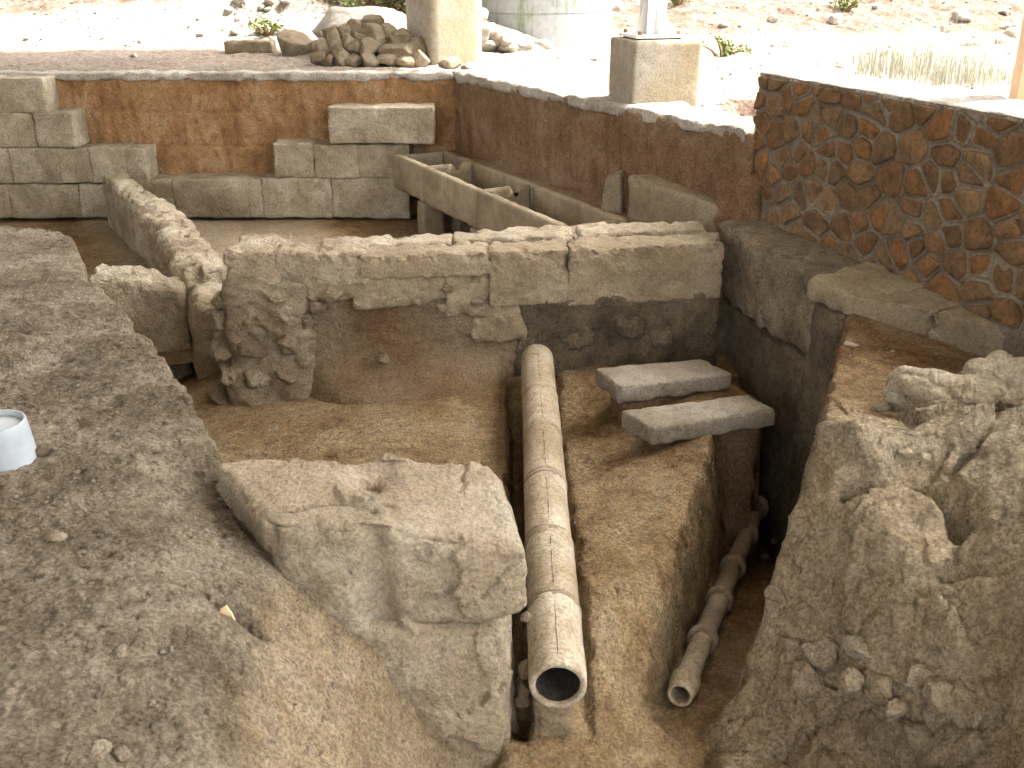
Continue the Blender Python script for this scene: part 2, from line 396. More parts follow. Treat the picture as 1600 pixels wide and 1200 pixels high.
M['leaf'] = plain('leaf', (.13, .155, .04), .7, .3, var=.5, sc=6)
M['wood'] = plain('wood', (.16, .10, .06), .8, .2, var=.3)

def tank_mat():
    m, nt, b = mat_base('tank_concrete', .85, .2); v = coords(nt, False)
    mp = nod(nt, "ShaderNodeMapping"); mp.inputs["Scale"].default_value = (3.2, 3.2, .5); nt.links.new(v, mp.inputs[0])
    n1 = noise(nt, mp.outputs[0], 1.0, 6, .6, .3); n2 = noise(nt, v, 12, 6, .7)
    c = ramp(nt, n2, [(.3, (.2, .21, .21)), (.7, (.27, .275, .27))])
    g = ramp(nt, n1, [(.49, (0, 0, 0)), (.58, (.9, .9, .9))])
    c = mix(nt, c, ramp(nt, n2, [(.35, (.07, .10, .04)), (.65, (.14, .17, .09))]), g)
    nt.links.new(c, b.inputs["Base Color"]); bump(nt, b, [(n2, .2, .02)])
    return m
M['tank'] = tank_mat()

def setsoil(o, r, g, b):
    me = o.data; a = me.attributes.new('soil', 'FLOAT_COLOR', 'POINT')
    n = len(me.vertices); A = np.ones((n, 4), np.float32); A[:, 0] = r; A[:, 1] = g; A[:, 2] = b
    a.data.foreach_set('color', A.ravel())

# ------------------------------------------------------------------ the plan of the site (metres)
BK_Y = 10.88                                     # face of the back earth wall
RC = np.array([-.59, 10.88]); RE = np.array([1.64, 6.92])      # right earth wall, inner top edge
MD = np.array([.336, -.942]); MA = np.array([1.66, 7.0]); ML = 4.2; MB_ = MA + MD * ML   # masonry wall line
MN = np.array([-.942, -.336])                    # its face normal, towards the pit
FLOOR = -.9; OUT = .53
PIPE_X = .163; PIPE_Z = -.715; PIPE_R = .104

def edgeP(L): return [at(*p)[:2] for p in L]
BANK_EDGE = [(-60, 350, 0), (40, 350, 0), (111, 358, 0), (138, 385, 0), (153, 430, 0), (189, 455, 0), (216, 482, 0), (226, 506, 0), (253, 520, 0),
             (280, 557, 0), (320, 610, 0), (363, 672, 0), (380, 712, -.02)]
bank_poly = [(-9, 7.0)] + edgeP(BANK_EDGE) + edgeP([(560, 720, -.1), (700, 760, -.2), (790, 860, -.4)]) + [(-.03, 3.05), (-.02, 2.6), (-.05, 2.2), (.0, .5), (-.2, -8), (-9, -8)]
bank_z = tps([at(*p) for p in [
    (0, 360, 0), (100, 372, 0), (0, 500, .02), (150, 460, 0), (0, 620, .01), (0, 740, .0), (200, 600, .0), (340, 680, -.03), (200, 800, -.02), (-200, 700, .02), (-300, 400, .02),
    (0, 900, .0), (300, 790, -.09), (280, 740, -.05), (390, 880, -.15), (300, 940, -.06), (150, 1000, -.01), (410, 950, -.16), (0, 1190, -.02), (200, 1190, -.08),
    (330, 1100, -.13), (420, 1190, -.26), (440, 1050, -.27), (480, 960, -.32), (560, 1010, -.47), (580, 1120, -.60), (680, 1190, -.93), (620, 960, -.6),
    (760, 980, -.78), (800, 1180, -1.05), (700, 1080, -.82), (500, 730, -.22), (620, 740, -.32), (740, 820, -.42), (-300, 1000, .02)]]
    + [(-3.0, 1.0, 0), (-1.5, .8, -.05), (-.6, 1.2, -.4), (-.3, 1.6, -.8), (-4, 4, .02)])
RB_EDGE = [(1318, 455, -.1), (1305, 490, -.12), (1290, 560, -.12), (1272, 610, -.12), (1264, 650, -.12), (1258, 695, -.15), (1228, 770, -.3), (1205, 850, -.5), (1178, 950, -.72), (1140, 1060, -.93), (1085, 1140, -1.04)]
right_poly = edgeP(RB_EDGE) + [(.8, 2.2), (.7, .5), (.7, -8), (6, -8), (6, 4.5), (2.6, 5.0), (2.0, 5.6)]
right_z = tps([at(*p) for p in [
    (1320, 490, -.10), (1400, 520, -.13), (1500, 545, -.2), (1600, 560, -.27), (1330, 560, -.11), (1450, 600, -.12), (1600, 600, -.2), (1280, 640, -.12), (1400, 660, -.11), (1275, 700, -.13), (1370, 705, -.07), (1480, 690, -.05), (1600, 655, .0),
    (1238, 780, -.3), (1330, 745, -.15), (1400, 790, -.2), (1420, 760, -.19), (1480, 840, -.26), (1550, 760, -.1), (1600, 800, -.1),
    (1205, 900, -.56), (1300, 900, -.44), (1400, 900, -.35), (1500, 900, -.32), (1600, 900, -.22),
    (1185, 1000, -.77), (1300, 1000, -.64), (1400, 1000, -.55), (1500, 1000, -.45), (1600, 1000, -.36),
    (1150, 1100, -.99), (1200, 1100, -.93), (1300, 1100, -.87), (1400, 1120, -.75), (1500, 1100, -.62), (1600, 1100, -.5),
    (1090, 1180, -1.05), (1250, 1190, -1.0), (1400, 1190, -.9), (1500, 1190, -.76), (1600, 1190, -.62), (1750, 700, .05), (1750, 900, -.1), (1750, 560, -.2)]]
    + [(.8, 1.5, -1.0), (1.6, 1.3, -.8), (2.6, 1.2, -.4), (4, 2, 0), (4, 4, .0)])
trench_poly = edgeP([(1215, 560, -.8), (1212, 640, -.75), (1180, 700, -.75), (1130, 830, -.75), (1105, 895, -.75), (1050, 985, -.8), (1030, 1060, -.88), (1040, 1105, -1.0)]) + \
              edgeP([(1085, 1140, -1.04), (1150, 1080, -.93), (1190, 960, -.72), (1215, 850, -.5), (1260, 720, -.2), (1275, 650, -.12), (1310, 560, -.12), (1330, 470, -.1)]) + [(1.75, 5.6), (1.45, 6.2)]
floor_z = tps([at(*p) for p in [
    (400, 640, -.97), (350, 560, -1.1), (600, 620, -.9), (780, 600, -.86), (500, 690, -.93), (700, 690, -.89), (780, 720, -.9), (330, 500, -1.2), (250, 470, -1.1), (650, 580, -.86), (500, 600, -.9),
    (900, 600, -.86), (920, 660, -.93), (950, 720, -.89), (1010, 720, -.8), (1000, 800, -.76), (1100, 740, -.73), (1170, 690, -.72), (1060, 650, -.73), (1060, 600, -.75), (1130, 600, -.8), (1000, 870, -.73), (1080, 870, -.72), (930, 900, -.74),
    (930, 1000, -.76), (1000, 1000, -.79), (930, 1070, -.84), (1010, 1080, -.93), (870, 1150, -.97), (1000, 1180, -1.03), (1090, 1170, -1.06), (850, 1195, -1.0), (760, 1300, -1.0)]]
    + [(-2, 7.0, -.95), (1.2, 6.6, -.9), (.4, 1.2, -1.0), (2.5, 5, -1.1), (-4.5, 8, -.95)])

def near_height(X, Y):
    P2 = np.stack([X, Y, np.zeros_like(X)], 1)
    wx = .035 * fbm(P2, 3.0, 4, .55, 3.3) ; wy = .035 * fbm(P2, 3.0, 4, .55, 51.7)
    Xw, Yw = X + wx, Y + wy
    Yc = np.maximum(Y, 1.0); Xc = np.clip(X, -4.5, 4.2)
    z = floor_z(Xc, Yc)
    # narrow slots beside the big pipe
    dx = X - PIPE_X
    inpipe = sstep(2.85, 3.0, Y)
    left_slot = np.exp(-((dx + .135) / .05) ** 4) * inpipe
    z = z - .22 * left_slot * sstep(6.1, 5.6, Y) - .05 * np.exp(-((dx - .11) / .03) ** 2) * inpipe
    z = np.where((np.abs(dx) < .1) & (Y > 2.95), np.minimum(z, -.80), z)
    t = sdpoly(Xw + .05 * fbm(P2, 5, 3, .6, 8.8), Yw, trench_poly)
    z = z - .07 * sstep(-.24, -.06, t) * (X > .27) + .03 * fbm(P2, 2.6, 3, .55, 44) * (X > .27)
    tz = -1.115 - .215 * np.clip(Y - 3.2, 0, 1.2) - .5 * np.clip(Y - 4.4, 0, 1.2)
    z = np.where(t > -.12, z + (np.minimum(tz, z) - z) * sstep(-.085, -.025, t), z)
    q0, q1 = at(1062, 1087, -1.05), at(1167, 834, -1.45); ax_ = (q1 - q0)[:2]; tt = ((X - q0[0]) * ax_[0] + (Y - q0[1]) * ax_[1]) / (ax_ @ ax_)
    dist = np.hypot(X - q0[0] - tt * ax_[0], Y - q0[1] - tt * ax_[1]); pz = q0[2] + tt * (q1[2] - q0[2])
    z = np.where((tt > -.02) & (tt < 1.14), np.minimum(z, np.maximum(pz - .065 + 6.0 * np.maximum(dist - .085, 0), -2.2)), z)
    rb = sdpoly(Xw, Yw, right_poly); rz = right_z(Xc, Yc)
    m = sstep(-.02, .07, rb); z = z * (1 - m) + np.maximum(rz, -1.05) * m
    lb = sdpoly(Xw, Yw, bank_poly); bz = bank_z(Xc, Yc)
    m2 = sstep(-.01, .08, lb); z = z * (1 - m2) + np.maximum(bz, -1.03) * m2
    return z, m, m2, t, lb, rb

def tensor_grid(xs, ys):
    X, Y = np.meshgrid(xs, ys, indexing='ij'); nx, ny = X.shape
    i, j = np.meshgrid(np.arange(nx - 1), np.arange(ny - 1), indexing='ij'); k = i * ny + j
    F = np.stack([k, k + ny, k + ny + 1, k + 1], -1).reshape(-1, 4)
    return X.ravel(), Y.ravel(), F, nx, ny

# ---- near ground: banks, trench floors, bench
xs = np.concatenate([np.linspace(-9, -3.6, 60)[:-1], np.linspace(-3.6, -1.6, 190)[:-1], np.linspace(-1.6, 2.4, 500)[:-1], np.linspace(2.4, 6, 60)])
ys = np.concatenate([np.linspace(-7, .4, 40)[:-1], np.linspace(.4, 1.8, 50)[:-1], np.linspace(1.8, 5.4, 450)[:-1], np.linspace(5.4, 7.6, 100)])
X, Y, F, nx, ny = tensor_grid(xs, ys)
Z, mR, mL, tS, lb, rb = near_height(X, Y)
P3 = np.stack([X, Y, Z], 1)
# stamped lumps: stones bedded in the earth of the right bank, clods on the left bank
def stamp(Z, n, region, rlo, rhi, hfac, seed):
    r = np.random.default_rng(seed); XX = X.reshape(nx, ny); YY = Y.reshape(nx, ny); ZZ = Z.reshape(nx, ny).copy()
    k = 0; tries = 0
    while k < n and tries < n * 30:
        tries += 1
        cx, cy = r.uniform(region[0], region[1]), r.uniform(region[2], region[3])
        i = np.searchsorted(xs, cx); j = np.searchsorted(ys, cy)
        if not region[4](cx, cy, i, j): continue
        k += 1; rad = rlo * (rhi / rlo) ** (r.random() ** 1.8); a = r.uniform(.6, 1.5); th = r.uniform(0, 3.14); h = rad * hfac * r.uniform(.5, 1.2)
        i0, i1 = np.searchsorted(xs, cx - 1.6 * rad), np.searchsorted(xs, cx + 1.6 * rad); j0, j1 = np.searchsorted(ys, cy - 1.6 * rad), np.searchsorted(ys, cy + 1.6 * rad)
        dx, dy = XX[i0:i1, j0:j1] - cx, YY[i0:i1, j0:j1] - cy
        u, v = (dx * math.cos(th) + dy * math.sin(th)) / rad * a ** .5, (-dx * math.sin(th) + dy * math.cos(th)) / rad / a ** .5
        q = 1 - (np.abs(u) ** 2.6 + np.abs(v) ** 2.6)
        ZZ[i0:i1, j0:j1] += h * np.clip(q * 2.2, 0, 1) ** .6
    return ZZ.ravel()
MRg = mR.reshape(nx, ny); MLg = mL.reshape(nx, ny)
Z = stamp(Z, 110, (.8, 2.4, 2.2, 3.2, lambda cx, cy, i, j: MRg[i, j] > .6), .018, .08, .45, 3)
Z = stamp(Z, 500, (-2.6, -.2, 1.8, 5.2, lambda cx, cy, i, j: MLg[i, j] > .8), .006, .028, .5, 4)
Z = stamp(Z, 45, (-2.6, -.5, 1.9, 5.0, lambda cx, cy, i, j: MLg[i, j] > .8), .04, .11, -.13, 14)
Z = stamp(Z, 260, (-2.6, -.3, 1.9, 5.0, lambda cx, cy, i, j: MLg[i, j] > .8), .010, .03, -.35, 15)
Z = stamp(Z, 120, (-1.3, 0, 4.0, 6.0, lambda cx, cy, i, j: MLg[i, j] < .1), .006, .03, .45, 5)
Z = stamp(Z, 140, (.27, 1.2, 2.5, 5.2, lambda cx, cy, i, j: MRg[i, j] < .1), .006, .03, .45, 6)
face = mR * sstep(4.2, 3.6, Y)
ledge = face * .02 * ridged(P3 * [1, 1, 1.8], 3.2, 3, .55, 4.4)
# cracks that split the right bank's outcrop
def crack(pts, wdt, dep):
    pts = [at(*p)[:2] for p in pts]; d = np.full(X.shape, 1e9)
    for a, b in zip(pts[:-1], pts[1:]):
        e = b - a; t = np.clip(((X - a[0]) * e[0] + (Y - a[1]) * e[1]) / (e @ e), 0, 1)
        d = np.minimum(d, np.hypot(X - a[0] - t * e[0], Y - a[1] - t * e[1]))
    d = d + .012 * fbm(P3, 9, 2, .5, 2.2)
    return -dep * np.exp(-(np.maximum(d, 0) / wdt) ** 2)
crk = crack([(1330, 740, -.12), (1400, 765, -.18), (1470, 815, -.26), (1490, 860, -.3)], .035, .13) + crack([(1490, 735, -.1), (1540, 700, -.06), (1620, 655, -.0)], .02, .07) \
    + crack([(1600, 960, -.3), (1540, 980, -.4), (1560, 1060, -.5), (1590, 1120, -.5)], .05, .08)
crk = crk - crack([(1275, 705, -.13), (1340, 712, -.1), (1420, 703, -.07), (1500, 688, -.04), (1620, 650, .0)], .05, .05) - crack([(1285, 715, -.15), (1350, 762, -.2), (1420, 815, -.28), (1475, 870, -.33)], .05, .045)
rough = .022 * fbm(P3, 2.3, 3, .5, 1.1) + .012 * fbm(P3, 9, 3, .6, 7.7) + .0065 * fbm(P3, 34, 3, .65, 13.7) + .004 * np.clip(ridged(P3, 26, 2, .6, 3.1), -.6, 1)
rough += mL * (.008 * fbm(P3, 22, 3, .65, 61.) + .012 * fbm(P3, 4.5, 2, .5, 71.))
floor_like = (1 - mL) * (1 - mR) * sstep(.3, .2, X)
rough = rough * (1 - .45 * floor_like) + face * (.012 + .014 * sstep(-.4, -.7, Z)) * fbm(P3, 5, 4, .6, 23.1)
fi = np.where(face > .02)[0]
rough[fi] += face[fi] * (facets(P3[fi], 110, .11, .006, 5, np.array([.7, 2.0, -1.1]), np.array([2.8, 4.0, .1])) + facets(P3[fi], 900, .06, .002, 6, np.array([.7, 2.0, -1.1]), np.array([2.8, 4.0, .1])))
slope = mL * sstep(-.25, -.4, Z) 
rough += slope * .02 * fbm(P3 * [1, 1, .6], 6, 4, .6, 31)
Z2 = Z + rough + ledge + crk
# a small hole in the left bank
hc = at(372, 955, -.12)
Z2 -= .09 * np.exp(-(((X - hc[0]) / .07) ** 2 + ((Y - hc[1]) / .03) ** 2) ** 1.5)
V = np.stack([X, Y, Z2], 1)
N = vnormals(V, F)
side = np.clip(1 - np.abs(N[:, 2]), 0, 1)
V[:, :2] += (np.stack([fbm(V, 7, 4, .6, 41), fbm(V, 7, 4, .6, 83)], 1) * .05 * side[:, None])
ground = mk('excavated_ground', V, F, M['soil'], kind='structure')
greyw = mL * sstep(.0, .10, lb) * sstep(-.36, -.10, Z) * .95
redw = mR * sstep(4.0, 4.5, Y) * .62 + sstep(0, .1, tS) * (1 - mR) * .7 + (1 - mL) * (1 - mR) * sstep(3.6, 5.2, Y) * sstep(.3, .6, X) * .5 + mR * sstep(-.45, -.8, Z) * .35
redw = redw * (1 - .5 * face) + face * .2 * np.clip(fbm(P3, 2.0, 3, .6, 19) + .3, 0, 1)
palew = mR * sstep(-.2, -.06, Z) * sstep(3.75, 3.35, Y) * .4 + face * .62 + mL * sstep(-.10, -.28, Z) * .5
setsoil(ground, greyw, np.clip(redw, 0, 1), palew)
ground['label'] = 'trodden soil of the dig with its banks and trenches'
GV = V.copy()
def gz(x, y):
    i = min(max(np.searchsorted(xs, x), 0), nx - 1); j = min(max(np.searchsorted(ys, y), 0), ny - 1)
    return GV[i * ny + j, 2]

# ---- floor of the room behind
fx = np.linspace(-8, 2.2, 260); fy = np.linspace(6.45, 11.2, 160)
X_, Y_, F_, *_n = tensor_grid(fx, fy)
P_ = np.stack([X_, Y_, np.full_like(X_, FLOOR)], 1)
P_[:, 2] += .012 * fbm(P_, 1.6, 3) + .006 * fbm(P_, 8, 3) - .02 * sstep(-2.6, -3.0, X_ + (Y_ - 7.3) * .55)
rf = mk('room_floor', P_, F_, M['floor_soil'], kind='structure')
setsoil(rf, np.zeros(len(P_)), .55 * sstep(-1.6, -.9, X_ + (Y_ - 8.5) * .45) + .5 * sstep(-3.2, -3.6, X_ + (Y_ - 8.5) * .55), np.clip(.75 - .6 * sstep(-1.6, -.9, X_ + (Y_ - 8.5) * .45) - .6 * sstep(-3.2, -3.6, X_ + (Y_ - 8.5) * .55), 0, 1))

# ---- outer ground with the pit cut out, and the hill rising behind
pit_poly = [(-9, BK_Y + .1), (RC[0] + .02, BK_Y + .1), RC + (.08, .1), RE + (.1, .0), MA + MD * .2 + (.12, .05), MB_ + (.12, .05), (6.0, -1.0), (6, -6.9), (-9, -6.9)]
def outer_height(X, Y):
    P = np.stack([X, Y, np.zeros_like(X)], 1)
    z = np.full(X.shape, OUT) + .03 * fbm(P, .7, 4, .5) * sstep(.2, 1.5, -sdpoly(X, Y, pit_poly))
    # left slope of pale gravel, hill behind, red scree on the right
    toe = 15.2 + .08 * (X + 4) + .5 * fbm(P, .35, 2, .5, 5)
    d = np.clip(Y - toe, 0, None)
    z += np.where(X < 2, 1, 0) * 0 + .24 * d + .35 * sstep(0, 3, d) * fbm(P, .6, 4, .55, 9)
    lump = np.exp(-(((X + 4.6) / 2.0) ** 2 + ((Y - 17.5) / 1.6) ** 2)); z += .9 * lump * (1 + .5 * fbm(P, 1.4, 4, .55, 13))
    z += .5 * np.clip(-X - 10.5 + .6 * fbm(P, .3, 2, .5, 15), 0, 9)      # unseen rise added on the far left to block low side light
    # cut step right of the pedestal
    q = sdpoly(X, Y, [(1.9, 9.1), (1.75, 8.2), (2.6, 7.0), (6.5, 7.2), (6.8, 9.2), (4, 9.0)])
    z -= .30 * sstep(-.05, .12, q + .12 * fbm(P, 1.8, 3, .5, 77))
    z += .035 * np.clip(fbm(P, 3.0, 4, .6, 21), -.4, 1) + .015 * fbm(P, 11, 3, .6, 61)
    s = sdpoly(X, Y, pit_poly)
    z = np.where(s > 0, OUT - 3.6 * sstep(0, .15, s), z)
    return z, s, d, lump, q
def axis(parts):
    out = []
    for a, b, n in parts: out.append(np.linspace(a, b, n, endpoint=False))
    out.append(np.array([parts[-1][1]])); return np.concatenate(out)
ox = axis([(-60, -16, 30), (-16, -6, 110), (-6, 9, 330), (9, 60, 60)])
oy = axis([(-60, -4, 25), (-4, 6.5, 110), (6.5, 20, 330), (20, 34, 90), (34, 90, 30)])
X_, Y_, F_, *_n = tensor_grid(ox, oy)
Z_, s_, d_, lump_, q_ = outer_height(X_, Y_)
keep = (s_[F_] < .6).any(1)
V_ = np.stack([X_, Y_, Z_], 1)
og = mk('ground', V_, F_[keep], M['outer'], kind='structure')
P_ = np.stack([X_, Y_, np.zeros_like(X_)], 1)
brown = sstep(-.9, -1.6, X_ + (Y_ - 12) * .1) * sstep(15.2, 14.3, Y_) * 1.0
redo = sstep(.8, 2.0, X_) * sstep(-.3, .8, d_) * (.85 + .5 * fbm(P_, .8, 3, .5, 66))  + .7 * np.clip(lump_ * 1.3, 0, 1) * .8 + sstep(-.15, .0, q_) * sstep(.35, .1, q_) * 1.0 + sstep(0, -1, X_) * sstep(.5, 1.8, d_) * (.8 + .5 * fbm(P_, .7, 3, .5, 36))
greeno = np.clip(fbm(P_, .45, 3, .5, 91) * 1.3 - .15, 0, 1) * sstep(1.5, 3, d_) * .9
setsoil(og, brown, np.clip(redo, 0, 1), np.clip(greeno, 0, .75))
def oz(x, y):
    i = min(max(np.searchsorted(ox, x), 0), len(ox) - 1); j = min(max(np.searchsorted(oy, y), 0), len(oy) - 1)
    return Z_[i * len(oy) + j]

# ------------------------------------------------------------------ shelter: roof over the pit, columns, pedestal, posts
def shadow_pt(x, y, zg=None, zr=7.0):
    k = (zr - (OUT if zg is None else zg)) / SUNV[2]; return (x + SUNV[0] * k, y + SUNV[1] * k)
RZ = 7.0
roof = thing('shelter_roof', 'flat pale shelter roof standing over the whole excavation', 'roof')
def roof_part(poly, dz=0.0):
    pts = [shadow_pt(p[0], p[1], p[2] if len(p) > 2 else None, RZ + dz) for p in poly]; n = len(pts)
    V = [(x, y, RZ + dz) for x, y in pts] + [(x, y, RZ + dz + .12) for x, y in pts]
    Fc = [tuple(range(n))[::-1], tuple(range(n, 2 * n))] + [(k, (k + 1) % n, n + (k + 1) % n, n + k) for k in range(n)]
    mk('roof_panel', V, Fc, M['roof'], roof, smooth=False)
iw = (RE - RC) / np.linalg.norm(RE - RC)
A_ = np.array([*(RC - iw * 3.9 + (-.01, 0)), .57]); B_ = np.array([*(RE + (-.01, 0)), .57]); D_ = MB_ + MD * 15; XL = -24
roof_part([A_, B_, (XL, B_[1]), (XL, A_[1])])
B2 = MA - MN * .03; D_ = D_ - MN * .03; roof_part([(*(B2 + MD * .05), .97), (*D_, .97), (XL, D_[1]), (XL, B_[1] + 1), (B_[0] - 1.0, B_[1] + 1.0), (B_[0] - .1, B_[1] + .2)], .14)

# concrete column by the heap of stones
def concrete_column(px, Y, wdt, rz, h, label):
    p = aty(px, 98, Y); z0 = oz(p[0], p[1]) - .1
    t = thing('concrete_column', label, 'column')
    block('shaft', box8(p[0], p[1], z0, h, wdt, wdt, rz), M['concrete'], t, sp=.12, rnd=.012, amp=.004, freq=3, chip=.008)
    return t
concrete_column(695, 12.7, .68, R(30), RZ, 'square pale concrete column standing behind the heap of stones')
# pedestal with steel post
pc = aty(1027, 150, 8.35)[:2]; PR = R(14); PH = OUT + .62 + .10
ped = thing('concrete_pedestal', 'square concrete pedestal with a steel post on top, at the edge of the pit', 'pedestal')
ptop = aty(1027, 62, 8.45)[2]
block('pedestal_block', box8(pc[0], pc[1] + .28, OUT - .5, ptop, .58, .58, PR), M['concrete'], ped, sp=.035, rnd=.012, amp=.006, freq=5, chip=.012)
post = thing('steel_post', 'white steel post with flared gusset plates bolted to the concrete pedestal', 'post')
cx, cy = pc[0] - .03, pc[1] + .30
def flatbox(name, c8, mat, parent, **kw):
    V = np.asarray(c8, float); Fq = np.array([(3, 2, 1, 0), (4, 5, 6, 7), (0, 1, 5, 4), (1, 2, 6, 5), (2, 3, 7, 6), (3, 0, 4, 7)])
    return mk(name, V, Fq, mat, parent, smooth=False, **kw)
flatbox('base_plate', box8(cx, cy, ptop + .012, ptop + .034, .42, .42, PR), M['white_steel'], post)
flatbox('grout_pad', box8(cx, cy, ptop - .004, ptop + .012, .36, .36, PR), M['dark_metal'], post)
co, si = math.cos(PR), math.sin(PR)
def loc2(a, b): return (cx + a * co - b * si, cy + a * si + b * co)
flatbox('web', box8(*loc2(0, 0), ptop + .034, RZ, .012, .17, PR), M['white_steel'], post)
for s in (-1, 1):
    flatbox('flange', box8(*loc2(0, s * .091), ptop + .034, RZ, .16, .012, PR), M['white_steel'], post)
for a, b, rz in ((-1, 0, 0), (1, 0, 0), (0, -1, R(90)), (0, 1, R(90))):
    # flared gussets
    th = .007; r0 = .085 if a == 0 else .08; r1 = .2; z0, z1 = ptop + .034, ptop + .26
    prof = [(.006 if a else .098, z0), (r1, z0), (r1, z0 + .02), (r0 + .045, z0 + .08), (r0 + .012, z0 + .17), (r0, z1), (.006 if a else .098, z1)]
    Vg = []
    for sgn in (-1, 1):
        for r_, z_ in prof:
            x, y = (a * r_, sgn * th) if a else (sgn * th, b * r_)
            Vg.append((*loc2(x, y), z_))
    n = len(prof); Fg = [tuple(range(n)), tuple(range(2 * n - 1, n - 1, -1))] + [(k, (k + 1) % n, n + (k + 1) % n, n + k) for k in range(n)]
    mk('gusset', Vg, Fg, M['white_steel'], post, smooth=False)
for a in (-1, 1):
    for b in (-1, 1):
        x, y = loc2(a * .165, b * .165)
        Vb, Fb = tube_rings([(x, y, ptop + .034), (x, y + 1e-5, ptop + .06), (x, y, ptop + .06)], [.016, .016, .0005], 6)if False else (None, None)
        th_ = np.linspace(0, 2 * math.pi, 6, endpoint=False); ring = np.c_[x + .018 * np.cos(th_), y + .018 * np.sin(th_)]
        Vb = np.r_[np.c_[ring, np.full(6, ptop + .034)], np.c_[ring, np.full(6, ptop + .062)]]
        mk('bolt', Vb, [(6, 7, 8, 9, 10, 11)] + [(k, (k + 1) % 6, 6 + (k + 1) % 6, 6 + k) for k in range(6)], M['rust'], post, smooth=False)
# tan post behind the masonry wall
tp = aty(1600, 150, 5.6)
tpost = thing('tan_post', 'tan painted steel post rising behind the masonry wall', 'post')
flatbox('shaft', box8(tp[0] + .02, tp[1], OUT - .2, RZ, .15, .15, R(-10)), M['tan_steel'], tpost)
flatbox('foot_plate', box8(tp[0] + .02, tp[1], OUT - .01, OUT + .045, .3, .3, R(-10)), M['tan_steel'], tpost)

# ------------------------------------------------------------------ earth walls round the room
def striate(V, N, U, amt, fr, courses=()):
    for zc in courses: V = V - N * (.014 * np.exp(-((V[:, 2] - zc + .02 * fbm(V, 1.5, 2, .5, zc)) / .012) ** 2) * (np.abs(N[:, 2]) < .5))[:, None]
    Q = V * np.array([fr, fr, fr * .22]); return V + N * (amt * fbm(Q, 1, 4, .6, 3.3))[:, None]
block('back_earth_wall', prism8([(-8.5, BK_Y), RC + (-.0, 0), RC + (.35, .5), (-8.5, BK_Y + .5)], -1.1, .555), M['red_earth'], sp=.022, rnd=.02, amp=.008, freq=3.5, chip=.03,
      sculpt=lambda V, N, U: striate(V, N, U, .03, 9, (.19, -.17, -.5)), label='red cut earth wall closing the back of the sunken room', cat='earth wall')
perp = np.array([iw[1], -iw[0]]); perp = -perp if perp[0] < 0 else perp
block('right_earth_wall', prism8([RC - iw * .25, RE, RE + perp * .55, RC - iw * .25 + perp * .75], -1.1, [.56, .56, .53, .53]), M['brown_earth'], sp=.032, rnd=.03, amp=.012, freq=4, chip=.035,
      sculpt=lambda V, N, U: striate(V, N, U, .05, 11), label='brown chiselled earth wall with a sunlit top, beside the stone basins', cat='earth wall')
# pale strip of lime along the back wall's edge
capV = np.array([(-8.5, BK_Y + .03), (RC[0] + .1, BK_Y + .03)])
block('lime_edge', prism8([(-8.5, BK_Y - .02), (RC[0] + .12, BK_Y - .02), (RC[0] + .2, BK_Y + .22), (-8.5, BK_Y + .2)], .50, .592), M['pale_cap'], sp=.03, rnd=.02, amp=.025, freq=5, chip=.03,
      label='pale crumbling lime edge along the top of the red back wall', cat='kerb')

block('lime_edge', prism8([RC - perp * .02 - iw * .05, RE - perp * .01 - iw * .1, RE + perp * .42 - iw * .1, RC + perp * .5 - iw * .05], .50, .60), M['pale_cap'], sp=.03, rnd=.02, amp=.025, freq=5, chip=.03, big=.02,
      label='wide pale lime top along the sunlit edge of the brown earth wall', cat='kerb')
# ashlar courses at the foot of the back wall
ash = thing('ashlar_wall', 'stepped limestone ashlar courses in front of the red earth wall', 'stone wall')
AY = 10.55
def ablock(x0, x1, y0, y1, mat='limestone', dy=0.0, depth=.4, **kw):
    a = aty(x0, y1, AY + dy); b = aty(x1, y1, AY + dy); zt = aty((x0 + x1) / 2, y0, AY + dy)[2]; zb = a[2]
    g = -.004
    block('block', prism8([(a[0] + g, AY + dy), (b[0] - g, AY + dy), (b[0] - g, AY + dy + depth), (a[0] + g, AY + dy + depth)], zb, zt), M[mat], ash, sp=.02, rnd=.008, amp=.016, freq=6, chip=.009, big=.014, **kw)
for i, (x0, x1, y0, y1) in enumerate([(-170, -95, 122, 176), (-95, 2, 122, 176), (2, 74, 122, 177), (-150, -40, 177, 231), (-40, 60, 177, 231), (60, 119, 176, 231), (-120, -60, 232, 287), (-60, 22, 232, 287), (22, 96, 232, 287), (96, 146, 232, 287), (146, 200, 231, 287), (200, 233, 232, 288),
                         (-120, 20, 288, 341), (20, 130, 288, 341), (130, 222, 288, 341), (220, 275, 282, 341), (275, 412, 281, 341), (412, 520, 278, 341), (520, 640, 278, 341),
                         (431, 492, 224, 279), (492, 560, 226, 279), (560, 640, 226, 279), (516, 677, 168, 225)]):
    ablock(x0, x1, y0, y1, dy=-.05 if i == 22 else (.0 if i > 18 else rng.uniform(-.015, .015)))

